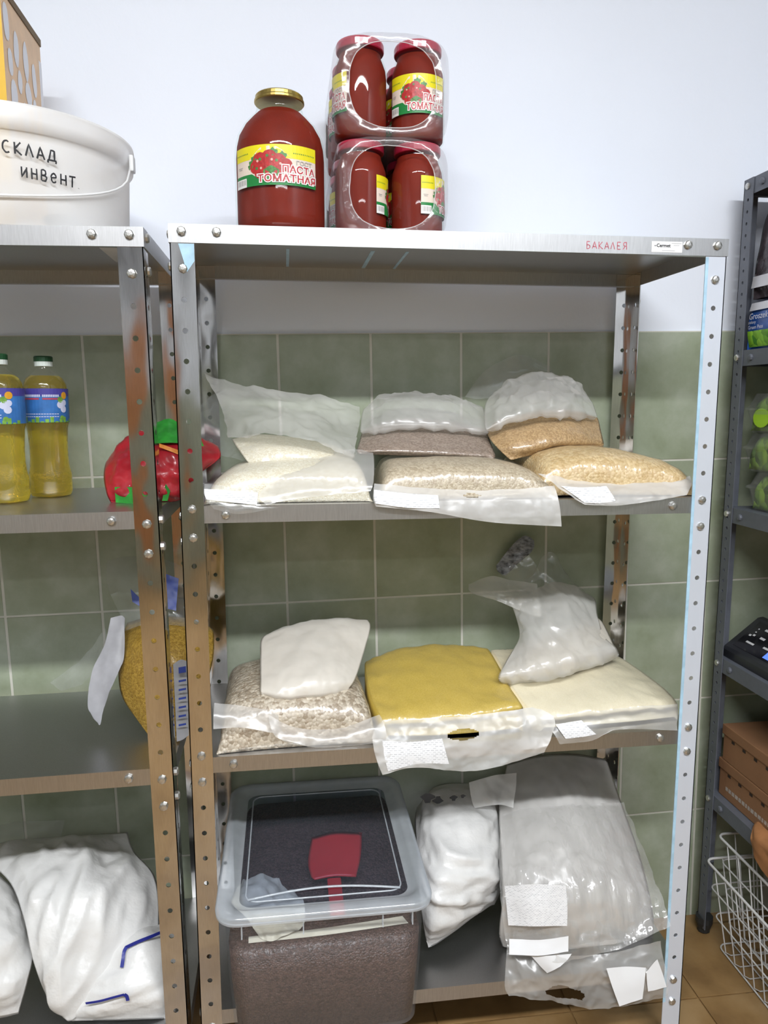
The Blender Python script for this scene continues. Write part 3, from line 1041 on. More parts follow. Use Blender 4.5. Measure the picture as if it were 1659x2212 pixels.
# upper shelf, lower row
b = bag('grain_bag', 'clear bag of white grain lying flat at the left end of the upper shelf', G1, (0.19, 0.17, Z2))
flat_bag(b, (0.035, 0.022), (0.345, 0.022), (0.335, 0.33), (0.05, 0.33), 0.075, M['rice'], Z2, [0, 0.5, 0.85, 1.0, 1.0, 0.85, 0], seed=1)
sheet('film_flap', [[(690, 985, 0.13), (750, 972, 0.14), (806, 980, 0.12)], [(600, 1035, 0.03), (720, 1005, 0.05), (808, 1008, 0.05)], [(560, 1070, 0.0), (680, 1050, 0.004), (806, 1045, 0.012)], [(575, 1092, -0.008), (640, 1078, -0.006), (800, 1062, 0.004)]], M['film'], b, 36, 26, 0.004, 26, 2)
sheet('film_flap', [[(441, 1045, 0.006), (500, 1052, 0.004), (560, 1060, 0.0)], [(441, 1068, -0.004), (500, 1080, -0.006), (560, 1088, -0.006)], [(446, 1080, -0.008), (500, 1098, -0.010), (580, 1096, -0.009)], [(462, 1100, -0.010), (520, 1110, -0.010), (610, 1094, -0.009)]], M['film_thin'], b, 26, 20, 0.003, 26, 4)
label_sheet([[(441, 1056, -0.006), (500, 1060, -0.007), (557, 1064, -0.007)], [(442, 1068, -0.010), (500, 1074, -0.011), (556, 1078, -0.0105)], [(446, 1079, -0.013), (500, 1085, -0.0135), (555, 1091, -0.0125)]], b)

b = bag('grain_bag', 'clear bag of pale beige grain lying flat in the middle of the upper shelf', G1, (0.52, 0.17, Z2))
flat_bag(b, (0.352, 0.022), (0.70, 0.02), (0.66, 0.33), (0.375, 0.33), 0.073, M['barley'], Z2, [0, 0.82, 0.98, 1.0, 0.9, 0.6, 0], seed=3)
sheet('film_flap', [[(808, 1046, 0.016), (930, 1056, 0.014), (1060, 1060, 0.013), (1196, 1052, 0.014)], [(806, 1066, -0.004), (930, 1078, -0.004), (1060, 1078, -0.004), (1205, 1080, -0.004)], [(807, 1082, -0.009), (930, 1096, -0.011), (1060, 1106, -0.010), (1211, 1110, -0.010)], [(812, 1094, -0.010), (930, 1106, -0.012), (1060, 1128, -0.011), (1212, 1137, -0.011)]], M['film_milk'], b, 60, 26, 0.0045, 20, 6, hole=(0.565, 0.22, 0.045, 0.1))
label_sheet([[(808, 1058, -0.008), (880, 1066, -0.009), (946, 1070, -0.009)], [(808, 1075, -0.0125), (880, 1082, -0.014), (948, 1084, -0.013)], [(812, 1088, -0.0145), (880, 1097, -0.016), (950, 1098, -0.015)]], b)

b = bag('grain_bag', 'clear bag of golden grain lying flat at the right end of the upper shelf', G1, (0.81, 0.17, Z2))
flat_bag(b, (0.665, 0.03, 0.004), (0.990, 0.022), (0.990, 0.335), (0.655, 0.335), 0.088, M['peas'], Z2, [0, 0.75, 0.98, 1.0, 0.82, 0.55, 0], seed=5)
sheet('film_flap', [[(1160, 1025, 0.02), (1250, 1042, 0.03), (1350, 1048, 0.035), (1440, 1042, 0.04), (1490, 1030, 0.043)], [(1195, 1050, 0.004), (1260, 1062, 0.008), (1345, 1062, 0.012), (1430, 1056, 0.018), (1494, 1044, 0.03)], [(1235, 1075, -0.007), (1275, 1080, -0.006), (1335, 1080, -0.005), (1430, 1068, 0.004), (1490, 1056, 0.02)], [(1262, 1090, -0.009), (1290, 1092, -0.009), (1340, 1092, -0.008), (1440, 1078, -0.002), (1480, 1072, 0.008)]], M['film_milk'], b, 54, 26, 0.006, 28, 9)
label_sheet([[(1212, 1050, -0.002), (1262, 1053, -0.001), (1310, 1050, 0.0)], [(1238, 1068, -0.009), (1280, 1072, -0.009), (1322, 1068, -0.008)], [(1262, 1086, -0.0125), (1296, 1087, -0.012), (1330, 1082, -0.011)]], b)

# upper shelf, upper row
b = bag('grain_bag', 'open bag of white grain slumped on top of the other white grain bag', G1, at(620, 1000, 0.16))
filled(b, [[(500, 948, 0.26), (560, 938, 0.28), (640, 945, 0.28), (720, 962, 0.26), (765, 982, 0.22)],
           [(504, 955, 0.20), (560, 945, 0.22), (640, 950, 0.22), (720, 966, 0.20), (768, 985, 0.17)],
           [(520, 978, 0.14), (575, 965, 0.13), (640, 968, 0.12), (710, 978, 0.13), (764, 990, 0.13)],
           [(536, 999, 0.115), (575, 998, 0.105), (640, 994, 0.10), (700, 992, 0.105), (758, 993, 0.115)],
           [(541, 1005, 0.13), (580, 1006, 0.12), (640, 1001, 0.12), (695, 996, 0.12), (752, 996, 0.13)]], M['rice'], seed=11)
sheet('film_mouth', [[(441, 808, 0.33), (520, 836, 0.34), (600, 846, 0.345), (690, 860, 0.345), (776, 882, 0.34)], [(464, 850, 0.29), (550, 872, 0.27), (630, 884, 0.27), (710, 895, 0.28), (775, 915, 0.29)], [(486, 900, 0.24), (560, 912, 0.19), (640, 918, 0.18), (705, 930, 0.2), (768, 950, 0.22)], [(501, 948, 0.2), (570, 945, 0.125), (640, 955, 0.105), (705, 968, 0.105), (762, 990, 0.12)]], M['film_half'], b, 60, 44, 0.010, 20, 12, 0.7)
sheet('film_side', [[(430, 880, 0.33), (470, 850, 0.31), (490, 890, 0.26)], [(432, 930, 0.28), (468, 930, 0.26), (500, 945, 0.22)], [(440, 985, 0.2), (480, 985, 0.18), (535, 1000, 0.13)]], M['film_thin'], b, 20, 20, 0.004, 22, 13)

b = bag('grain_bag', 'bag of greyish brown grain resting on the pale beige grain bag', G1, at(920, 985, 0.18))
rows = [[(790, 925, 0.33), (860, 905, 0.34), (960, 908, 0.34), (1040, 925, 0.33)],
        [(782, 935, 0.27), (855, 915, 0.28), (960, 915, 0.28), (1052, 930, 0.27)],
        [(776, 955, 0.20), (850, 940, 0.19), (960, 942, 0.19), (1060, 955, 0.20)],
        [(771, 974, 0.15), (850, 972, 0.13), (960, 976, 0.13), (1070, 984, 0.14)],
        [(776, 980, 0.16), (850, 981, 0.145), (960, 986, 0.145), (1066, 990, 0.15)]]
filled(b, rows, M['groats'], seed=15)
blob('film_top', [[(795, 880, 0.36), (860, 862, 0.37), (960, 866, 0.37), (1035, 880, 0.36)],
                  [(785, 885, 0.30), (850, 858, 0.31), (955, 862, 0.31), (1044, 880, 0.30)],
                  [(780, 908, 0.25), (850, 885, 0.23), (960, 887, 0.23), (1052, 908, 0.24)],
                  [(778, 930, 0.215), (850, 915, 0.19), (960, 917, 0.19), (1056, 932, 0.205)],
                  [(781, 936, 0.23), (850, 922, 0.205), (960, 923, 0.205), (1053, 938, 0.22)]], M['film'], b, 54, 40, 0.011, 34, 16, 0.75)

b = bag('grain_bag', 'bag of orange brown grain with crumpled open top resting on golden grain', G1, at(1180, 985, 0.18))
filled(b, [[(1080, 905, 0.33), (1150, 890, 0.345), (1230, 885, 0.345), (1285, 900, 0.34)],
           [(1060, 920, 0.26), (1140, 895, 0.28), (1230, 890, 0.28), (1292, 905, 0.29)],
           [(1054, 940, 0.20), (1130, 925, 0.17), (1225, 918, 0.18), (1298, 930, 0.24)],
           [(1075, 968, 0.15), (1130, 965, 0.125), (1215, 952, 0.14), (1304, 956, 0.2)],
           [(1104, 994, 0.135), (1140, 984, 0.14), (1205, 968, 0.16), (1303, 966, 0.22)]], M['bulgur'], seed=17, wr=0.004, fr=18)
blob('film_top', [[(1075, 850, 0.34), (1140, 820, 0.36), (1215, 818, 0.36), (1265, 850, 0.35)],
                  [(1055, 860, 0.28), (1130, 822, 0.30), (1215, 826, 0.30), (1280, 870, 0.30)],
                  [(1046, 885, 0.22), (1125, 858, 0.21), (1215, 858, 0.21), (1284, 880, 0.27)],
                  [(1048, 925, 0.17), (1115, 895, 0.155), (1215, 888, 0.175), (1290, 898, 0.25)],
                  [(1056, 930, 0.185), (1115, 902, 0.17), (1215, 894, 0.19), (1288, 903, 0.26)]], M['film'], b, 56, 44, 0.014, 36, 18, 0.75)
sheet('film_tail', [[(1005, 858, 0.37), (1050, 800, 0.38), (1120, 768, 0.38), (1185, 790, 0.38)], [(1030, 862, 0.35), (1075, 822, 0.36), (1130, 798, 0.36), (1200, 812, 0.37)], [(1060, 862, 0.33), (1100, 838, 0.33), (1150, 822, 0.34), (1225, 840, 0.35)]], M['film_thin'], b, 36, 18, 0.006, 26, 19)

# middle shelf
b = bag('flake_bag', 'clear bag of beige flakes lying flat at the left end of the middle shelf', G2, (0.2, 0.17, Z3))
flat_bag(b, (0.045, 0.012), (0.355, 0.02), (0.34, 0.335), (0.04, 0.335), 0.100, M['oats'], Z3, [0, 0.7, 0.95, 1.0, 0.95, 0.7, 0], seed=21)
sheet('film_flap', [[(463, 1520, 0.03), (520, 1525, 0.03), (580, 1535, 0.03), (600, 1545, 0.03)], [(461, 1545, 0.012), (520, 1550, 0.012), (575, 1560, 0.012), (605, 1575, 0.01)], [(461, 1575, 0.002), (520, 1572, 0.002), (580, 1582, 0.0), (620, 1590, -0.002)]], M['film'], b, 26, 18, 0.003, 26, 22)
sheet('film_flap', [[(580, 1545, 0.022), (640, 1572, 0.008), (730, 1575, 0.01), (820, 1545, 0.022)], [(585, 1572, 0.006), (650, 1592, -0.004), (730, 1590, -0.004), (830, 1565, 0.002)], [(600, 1595, -0.006), (660, 1608, -0.010), (740, 1604, -0.011), (835, 1590, -0.010)], [(640, 1606, -0.009), (680, 1614, -0.012), (740, 1612, -0.012), (830, 1604, -0.012)]], M['film'], b, 36, 20, 0.004, 26, 23)

b = bag('powder_bag', 'plain milky plastic bag lying on top of the beige flakes', G2, at(660, 1490, 0.12))
filled(b, [[(600, 1362, 0.31), (665, 1342, 0.32), (740, 1338, 0.32), (794, 1338, 0.31)],
           [(566, 1378, 0.25), (660, 1352, 0.27), (740, 1345, 0.27), (800, 1356, 0.26)],
           [(562, 1420, 0.17), (650, 1400, 0.17), (725, 1398, 0.17), (786, 1410, 0.18)],
           [(562, 1475, 0.09), (645, 1460, 0.08), (710, 1460, 0.08), (768, 1465, 0.10)],
           [(563, 1496, 0.07), (620, 1502, 0.055), (695, 1496, 0.06), (752, 1490, 0.085)],
           [(570, 1500, 0.085), (620, 1506, 0.07), (695, 1500, 0.075), (748, 1494, 0.095)]], M['flour'], seed=25, wr=0.004, skin_mat=M['film_half'], grow=0.004)

b = bag('meal_bag', 'clear bag of yellow meal in the middle of the middle shelf', G2, (0.51, 0.17, Z3))
filled(b, [[(800, 1425, 0.335), (860, 1412, 0.34), (950, 1402, 0.34), (1045, 1408, 0.335)],
           [(788, 1434, 0.27), (855, 1405, 0.29), (950, 1394, 0.30), (1054, 1402, 0.28)],
           [(792, 1470, 0.18), (865, 1445, 0.19), (965, 1432, 0.195), (1078, 1440, 0.185)],
           [(803, 1512, 0.105), (885, 1492, 0.105), (985, 1482, 0.105), (1100, 1482, 0.11)],
           [(820, 1545, 0.05), (905, 1538, 0.04), (1005, 1528, 0.04), (1120, 1512, 0.05)],
           [(832, 1564, 0.035), (915, 1560, 0.025), (1015, 1550, 0.025), (1130, 1530, 0.035)],
           [(840, 1568, 0.05), (920, 1566, 0.04), (1015, 1556, 0.04), (1124, 1536, 0.05)]], M['cornmeal'], seed=27, gather=0.0024, base=Z3 + 0.001, wr=0.003)
sheet('film_flap', [[(828, 1556, 0.022), (905, 1554, 0.014), (1000, 1548, 0.014), (1090, 1538, 0.016), (1150, 1528, 0.022)],
                    [(806, 1585, 0.002), (900, 1584, -0.004), (1000, 1576, -0.004), (1100, 1568, -0.003), (1195, 1552, 0.0)],
                    [(806, 1612, -0.010), (900, 1614, -0.013), (1000, 1608, -0.013), (1100, 1600, -0.013), (1190, 1592, -0.012)],
                    [(815, 1645, -0.014), (900, 1640, -0.016), (1000, 1638, -0.016), (1090, 1630, -0.016), (1180, 1610, -0.015)],
                    [(826, 1672, -0.016), (900, 1656, -0.017), (1004, 1664, -0.017), (1090, 1650, -0.017), (1175, 1624, -0.016)]], M['film_milk'], b, 84, 54, 0.0065, 24, 28, 0.6, hole=(0.50, 0.33, 0.085, 0.09))
label_sheet([[(826, 1600, -0.014), (895, 1602, -0.016), (955, 1595, -0.016)], [(830, 1632, -0.0185), (900, 1628, -0.02), (962, 1622, -0.02)], [(838, 1666, -0.02), (905, 1650, -0.021), (970, 1650, -0.021)]], b, M['label'], 0.003, 3)

b = bag('powder_bag', 'clear bag of cream powder lying flat at the right end of the middle shelf', G2, (0.78, 0.17, Z3))
filled(b, [[(1065, 1412, 0.335), (1150, 1410, 0.34), (1250, 1412, 0.34), (1335, 1422, 0.335)],
           [(1062, 1406, 0.29), (1150, 1402, 0.30), (1250, 1406, 0.30), (1340, 1420, 0.295)],
           [(1085, 1442, 0.19), (1180, 1440, 0.2), (1285, 1440, 0.195), (1385, 1450, 0.2)],
           [(1105, 1482, 0.11), (1205, 1482, 0.11), (1315, 1475, 0.11), (1428, 1482, 0.12)],
           [(1135, 1525, 0.055), (1230, 1522, 0.05), (1345, 1508, 0.055), (1455, 1508, 0.065)],
           [(1165, 1555, 0.03), (1255, 1546, 0.03), (1370, 1532, 0.035), (1464, 1526, 0.045)],
           [(1175, 1560, 0.045), (1260, 1552, 0.045), (1370, 1540, 0.05), (1460, 1532, 0.06)]], M['semolina'], seed=31, gather=0.0022, base=Z3 + 0.001, wr=0.003)
sheet('film_flap', [[(1165, 1548, 0.02), (1255, 1540, 0.018), (1370, 1528, 0.02), (1462, 1522, 0.03)],
                    [(1185, 1570, 0.0), (1265, 1562, -0.002), (1375, 1550, 0.0), (1464, 1542, 0.012)],
                    [(1200, 1592, -0.011), (1270, 1585, -0.011), (1370, 1566, -0.005), (1462, 1562, 0.002)],
                    [(1208, 1606, -0.012), (1275, 1600, -0.013), (1340, 1576, -0.010), (1462, 1578, -0.004)]], M['film'], b, 46, 24, 0.004, 26, 32)
label_sheet([[(1200, 1565, -0.004), (1230, 1560, -0.005), (1256, 1556, -0.005)], [(1212, 1582, -0.0135), (1245, 1577, -0.014), (1272, 1572, -0.013)], [(1222, 1596, -0.0165), (1258, 1592, -0.0165), (1288, 1586, -0.015)]], b)

b = bag('powder_bag', 'open bag with tall twisted film neck standing on the cream powder bag', G2, at(1210, 1450, 0.17))
filled(b, [[(1130, 1385, 0.30), (1190, 1360, 0.33), (1250, 1340, 0.335), (1292, 1335, 0.33)],
           [(1112, 1400, 0.24), (1180, 1368, 0.26), (1250, 1345, 0.28), (1302, 1345, 0.30)],
           [(1095, 1425, 0.17), (1170, 1400, 0.17), (1250, 1380, 0.19), (1318, 1375, 0.25)],
           [(1082, 1455, 0.12), (1165, 1440, 0.115), (1250, 1418, 0.14), (1330, 1402, 0.21)],
           [(1080, 1470, 0.115), (1160, 1462, 0.115), (1250, 1440, 0.145), (1335, 1414, 0.215)],
           [(1092, 1476, 0.13), (1165, 1468, 0.135), (1250, 1446, 0.165), (1332, 1418, 0.235)]], M['flour'], seed=33, wr=0.003)
blob('film_neck', [[(1080, 1290, 0.34), (1130, 1285, 0.35), (1200, 1262, 0.35), (1270, 1285, 0.345)],
                   [(1100, 1300, 0.31), (1140, 1290, 0.31), (1205, 1268, 0.31), (1286, 1295, 0.32)],
                   [(1115, 1335, 0.27), (1150, 1325, 0.24), (1215, 1310, 0.24), (1290, 1325, 0.29)],
                   [(1122, 1375, 0.22), (1155, 1365, 0.19), (1220, 1355, 0.19), (1298, 1355, 0.27)],
                   [(1104, 1410, 0.165), (1160, 1405, 0.145), (1228, 1396, 0.155), (1308, 1378, 0.235)],
                   [(1080, 1452, 0.105), (1162, 1438, 0.10), (1240, 1420, 0.12), (1330, 1398, 0.20)],
                   [(1078, 1470, 0.105), (1160, 1464, 0.103), (1248, 1442, 0.132), (1337, 1414, 0.205)],
                   [(1090, 1478, 0.125), (1165, 1470, 0.13), (1250, 1448, 0.16), (1334, 1420, 0.23)]], M['film_half'], b, 50, 56, 0.013, 30, 34, 0.75, st=(1.2, 0.6, 0.5, 0.8))
sheet('film_ear', [[(1012, 1262, 0.33), (1060, 1246, 0.33), (1110, 1255, 0.32), (1160, 1262, 0.31)], [(1015, 1278, 0.31), (1065, 1282, 0.30), (1110, 1292, 0.29), (1165, 1300, 0.28)], [(1040, 1290, 0.30), (1080, 1300, 0.29), (1118, 1318, 0.27), (1170, 1335, 0.25)]], M['film_half'], b, 34, 18, 0.006, 26, 35)
sheet('film_ear', [[(1150, 1240, 0.36), (1180, 1196, 0.37), (1200, 1200, 0.37), (1220, 1240, 0.37)], [(1130, 1262, 0.34), (1175, 1240, 0.35), (1205, 1245, 0.35), (1250, 1270, 0.35)], [(1120, 1285, 0.32), (1175, 1285, 0.33), (1220, 1285, 0.33), (1285, 1300, 0.33)]], M['film_thin'], b, 26, 22, 0.006, 26, 36)
sheet('film_tip', [[(1080, 1240, 0.362), (1112, 1214, 0.366), (1140, 1196, 0.366)], [(1090, 1250, 0.352), (1125, 1238, 0.354), (1158, 1222, 0.36)], [(1096, 1262, 0.335), (1135, 1262, 0.338), (1172, 1250, 0.35)]], M['film_thin'], b, 22, 18, 0.005, 30, 38)
bp = sheet('printed_strip', [[(1072, 1222, 0.375), (1105, 1180, 0.38), (1132, 1158, 0.38), (1152, 1168, 0.38)], [(1076, 1236, 0.365), (1110, 1200, 0.37), (1135, 1180, 0.37), (1154, 1178, 0.37)], [(1092, 1244, 0.36), (1118, 1218, 0.365), (1140, 1200, 0.365), (1152, 1188, 0.365)]], solid('film_strip_print', (0.22, 0.23, 0.25), 0.4, var=0.85, scale=70, vscale=(1, 1, 1.6)), b, 24, 16, 0.005, 40, 37)
# ------------------------------------------------------------------ bottom shelf: clear storage box with lid, sacks
M['pp'] = glossy_clear('clear_polypropylene', (0.93, 0.95, 0.97), 0.12, 0.05, 0.07, (0.62, 0.60, 0.62))
M['pp_rim'] = glossy_clear('thick_polypropylene', (0.9, 0.92, 0.95), 0.15, 0.08, 0.42, (0.70, 0.75, 0.80))
M['pp_lid'] = glossy_clear('shade_tinted_lid', (0.62, 0.68, 0.82), 0.10, 0.06, 0.05, (0.55, 0.62, 0.75))  # blue tint stands in for dark reflection and shade inside the box
def rrect(x0, x1, y0, y1, r, n=7):
    P = []
    for cx, cy, a0 in ((x1 - r, y0 + r, -90), (x1 - r, y1 - r, 0), (x0 + r, y1 - r, 90), (x0 + r, y0 + r, 180)):
        for k in range(n + 1):
            a = math.radians(a0 + 90 * k / n)
            P.append((cx + r * math.cos(a), cy + r * math.sin(a)))
    return P
def loft(sections, cap0=True, cap1=True):
    V, F = [], []
    n = len(sections[0][0])
    for pts, z in sections:
        V += [(x, y, z) for x, y in pts]
    for j in range(len(sections) - 1):
        for k in range(n):
            k2 = (k + 1) % n
            F.append((j * n + k, j * n + k2, (j + 1) * n + k2, (j + 1) * n + k))
    if cap0: F.append(tuple(range(n - 1, -1, -1)))
    if cap1: F.append(tuple((len(sections) - 1) * n + k for k in range(n)))
    return V, F
BX0, BX1, BY0, BY1 = 0.050, 0.435, -0.100, 0.370
ZL = 0.475
def rr_in(d, r=0.04): return rrect(BX0 + d, BX1 - d, BY0 + d, BY1 - d, max(0.008, r - d * 0.4))
box_t = thing('storage_box', 'clear plastic storage box with rounded lid standing on the bottom shelf', 'storage box', (0.245, 0.12, Z4))
zb0 = Z4 + 0.0006
v, f = loft([(rr_in(0.022), zb0), (rr_in(0.020), zb0 + 0.003), (rr_in(0.012), 0.33), (rr_in(0.008), ZL - 0.03), (rr_in(0.002), ZL - 0.026), (rr_in(0.002), ZL - 0.012)], True, False)
obj('body', v, f, M['pp'], box_t, smooth=False)
lid = loft([(rr_in(-0.007), ZL - 0.014), (rr_in(-0.008), ZL - 0.002), (rr_in(-0.004), ZL + 0.003), (rr_in(0.010), ZL + 0.004), (rr_in(0.018), ZL + 0.001), (rr_in(0.024), ZL - 0.006), (rr_in(0.034), ZL - 0.007)], False, False)
lid_o = obj('lid', lid[0], lid[1], M['pp_rim'], box_t, smooth=True)
v, f = loft([(rr_in(0.034), ZL - 0.0072), (rr_in(0.042), ZL - 0.0060)], False, True)
obj('lid_panel', v, f, M['pp_lid'], lid_o)
for d, z in ((0.046, ZL - 0.0045), (-0.006, ZL - 0.010)):
    v, f = tube([(x, y, z) for x, y in rr_in(d)], 0.0016, 6, True)
    obj('lid_rib', v, f, M['pp_rim'], lid_o, smooth=True)
for x in (0.09, 0.20, 0.345, 0.40):
    v, f = box(x, x + 0.0022, BY0 - 0.003, BY0 + 0.008, ZL - 0.042, ZL - 0.016)
    obj('wall_rib', v, f, M['pp_rim'], box_t)
# raised lip on the front of the lid
pts = [(BX0 + 0.05 + (BX1 - BX0 - 0.1) * k / 16, BY0 + 0.045 + 0.016 * math.sin(math.pi * k / 16), ZL + 0.001 + 0.003 * math.sin(math.pi * k / 16)) for k in range(17)]
v, f = tube(pts, 0.0022, 6)
obj('lid_grip', v, f, M['pp_rim'], lid_o, smooth=True)
M['buckwheat'] = grain('buckwheat', (0.040, 0.020, 0.016), (0.11, 0.062, 0.05), 260, bmp=0.8)
zc = 0.395
secs = [(rr_in(0.025), zb0 + 0.005), (rr_in(0.016), 0.33), (rr_in(0.0135), zc)]
v, f = loft(secs, True, False)
n0 = len(secs[0][0])
base = len(v) - n0
# heaped uneven top
ctr = []
for ring_i, s in enumerate((0.9, 0.6, 0.3)):
    for k in range(n0):
        x, y = secs[2][0][k]
        cx, cy = 0.245, 0.126
        px_, py_ = cx + (x - cx) * s, cy + (y - cy) * s
        v.append((px_, py_, zc + 0.012 * (1 - s) + max(0, (py_ - 0.02)) * 0.17 * min(1, (1 - s) * 10) + 0.008 * noise.noise(Vector((px_ * 14, py_ * 14, 0)))))
    a0 = base + ring_i * n0
    b0 = base + (ring_i + 1) * n0
    for k in range(n0):
        k2 = (k + 1) % n0
        f.append((a0 + k, a0 + k2, b0 + k2, b0 + k))
v.append((0.245, 0.126, zc + 0.026))
for k in range(n0): f.append((base + 3 * n0 + k, base + 3 * n0 + (k + 1) % n0, len(v) - 1))
tag(obj('brown_grain', v, f, M['buckwheat'], smooth=True), 'dark brown grain filling the clear storage box', 'grain', kind='stuff')
# scoop and packets lying in the box
M['redplastic'] = solid('red_plastic', (0.62, 0.03, 0.035), 0.35, var=0.08)
sc = thing('scoop', 'red plastic scoop lying in the clear storage box', 'scoop', (0.27, 0.03, 0.40))
rows = [[Vector((0.225, 0.17, 0.4534)), Vector((0.275, 0.175, 0.4600)), Vector((0.335, 0.17, 0.4564))],
        [Vector((0.215, 0.10, 0.4420)), Vector((0.27, 0.10, 0.4490)), Vector((0.325, 0.10, 0.4450))],
        [Vector((0.222, 0.045, 0.4370)), Vector((0.265, 0.045, 0.4420)), Vector((0.31, 0.045, 0.4370))]]
blob('blade', rows, M['redplastic'], sc, 16, 12, 0.0, 10, 0, 0, 0)
v, f = bevel_box(0.252, 0.280, -0.055, 0.055, 0.424, 0.434, 0.003)
obj('handle', v, f, M['redplastic'], sc)
M['paperbag'] = solid('cream_paper', (0.62, 0.58, 0.47), 0.6, var=0.08, scale=30, bmp=0.3, bscale=20)
p_ = sheet('paper_packet', [[Vector((0.085, 0.075, 0.42)), Vector((0.115, 0.06, 0.44)), Vector((0.14, 0.07, 0.425)), Vector((0.165, 0.05, 0.418))], [Vector((0.07, 0.02, 0.418)), Vector((0.11, 0.01, 0.44)), Vector((0.15, 0.02, 0.43)), Vector((0.20, 0.0, 0.42))], [Vector((0.10, -0.03, 0.415)), Vector((0.13, -0.04, 0.42)), Vector((0.16, -0.03, 0.418)), Vector((0.205, -0.04, 0.412))], [Vector((0.12, -0.06, 0.40)), Vector((0.14, -0.064, 0.395)), Vector((0.165, -0.062, 0.398)), Vector((0.19, -0.06, 0.402))]], M['paperbag'], None, 30, 26, 0.012, 30, 3, 0.8)
tag(p_, 'crumpled cream paper packet lying in the clear storage box', 'paper packet')
p_ = sheet('paper_slip', [[Vector((0.10, -0.055, 0.402)), Vector((0.24, -0.057, 0.4075)), Vector((0.39, -0.050, 0.4125))], [Vector((0.10, -0.062, 0.394)), Vector((0.24, -0.064, 0.398)), Vector((0.40, -0.060, 0.404))]], M['paperbag'], None, 20, 4, 0.001, 20, 4)
tag(p_, 'narrow paper slip along the front inside the clear storage box', 'paper')

M['sack'] = solid('white_sack_plastic', (0.69, 0.685, 0.675), 0.38, var=0.05, scale=20, bmp=0.55, bscale=16, coat=0.25)
M['sack_thin'] = film('white_sack_film', (0.80, 0.80, 0.80), 0.72, 0.25, 0.5, 18)
s_ = bag('white_sack', 'white plastic sack with black print between storage box and clear bag', None, (0.55, 0.2, Z4))
blob('body', [[(900, 1745, 0.35), (940, 1700, 0.36), (1000, 1692, 0.36), (1050, 1700, 0.36), (1085, 1740, 0.35)],
              [(896, 1770, 0.27), (940, 1728, 0.27), (1000, 1720, 0.27), (1055, 1735, 0.27), (1098, 1770, 0.29)],
              [(900, 1840, 0.17), (940, 1812, 0.15), (1000, 1806, 0.14), (1060, 1812, 0.16), (1092, 1840, 0.22)],
              [(905, 1930, 0.10), (945, 1905, 0.07), (1000, 1900, 0.075), (1060, 1895, 0.11), (1086, 1900, 0.18)],
              [(915, 2005, 0.075), (945, 1985, 0.055), (1000, 1968, 0.07), (1050, 1945, 0.12), (1078, 1935, 0.18)],
              [(925, 2048, 0.085), (945, 2038, 0.085), (985, 2010, 0.10), (1040, 1968, 0.15), (1070, 1950, 0.2)]], M['sack'], s_, 50, 60, 0.014, 26, 41, 0.75, zmin=Z4 + 0.002, st=(0.5, 0.5, 1.3, 0.9))
M['ink_soft'] = solid('worn_black_print', (0.07, 0.07, 0.075), 0.5)
V, F = [], []
rnd = random.Random(9)
for (cx, cy, r) in ((924, 1716, 16), (946, 1720, 12), (980, 1716, 9), (1000, 1712, 6)):
    c = at(cx, cy + 8, 0.235)
    rr_ = r * 0.0010
    n0 = len(V)
    V += [(c.x + rr_ * (1 + 0.4 * math.sin(3 * a + cx)) * math.cos(a), c.y, c.z + 0.7 * rr_ * (1 + 0.4 * math.cos(4 * a)) * math.sin(a)) for a in [2 * math.pi * q / 10 for q in range(10)]]
    F.append(tuple(n0 + q for q in range(10)))
obj('print', V, F, M['ink_soft'], s_)

cb = bag('clear_product_bag', 'large clear bag of white product with paper labels leaning on the bottom shelf', None, (0.78, 0.18, Z4))
M['film_streak'] = film('streaky_clear_film', (0.92, 0.905, 0.88), 0.26, 0.16, 1.0, 40, 0.12, stretch=(1.8, 1.0, 0.35))
M['whitefill'] = solid('white_product', (0.66, 0.645, 0.625), 0.55, var=0.05, scale=14, bmp=0.5, bscale=22)
rows = [[(1095, 1650, 0.36), (1160, 1632, 0.365), (1240, 1628, 0.365), (1310, 1640, 0.36)],
        [(1078, 1735, 0.26), (1150, 1715, 0.24), (1240, 1708, 0.24), (1338, 1722, 0.27)],
        [(1082, 1840, 0.15), (1160, 1815, 0.12), (1250, 1805, 0.12), (1375, 1825, 0.17)],
        [(1085, 1940, 0.075), (1165, 1915, 0.045), (1260, 1905, 0.045), (1400, 1915, 0.095)],
        [(1078, 2010, 0.06), (1165, 2000, 0.028), (1270, 1990, 0.028), (1412, 1985, 0.08)],
        [(1085, 2045, 0.09), (1170, 2055, 0.06), (1280, 2045, 0.06), (1410, 2030, 0.1)]]
blob('contents', rows, M['whitefill'], cb, 56, 54, 0.008, 26, 43, 0.6, zmin=Z4 + 0.002, st=(1.3, 0.5, 0.3, 0.2))
blob('film', rows, M['film'], cb, 56, 54, 0.008, 26, 43, 0.6, 0.006, zmin=Z4 + 0.0015, st=(1.3, 0.5, 0.3, 0.2))
sheet('film_front', [[(1085, 1760, 0.209), (1180, 1745, 0.184), (1270, 1740, 0.194), (1345, 1735, 0.234)],
                     [(1080, 1860, 0.109), (1180, 1845, 0.069), (1280, 1838, 0.074), (1385, 1835, 0.134)],
                     [(1085, 1950, 0.039), (1180, 1930, 0.004), (1290, 1920, 0.004), (1418, 1915, 0.044)],
                     [(1090, 2015, 0.019), (1190, 2010, -0.012), (1310, 2005, -0.016), (1436, 1965, 0.004)],
                     [(1100, 2050, 0.004), (1200, 2075, -0.028), (1330, 2050, -0.032), (1450, 2002, -0.028)]], M['film_streak'], cb, 56, 50, 0.010, 30, 45, 0.6)
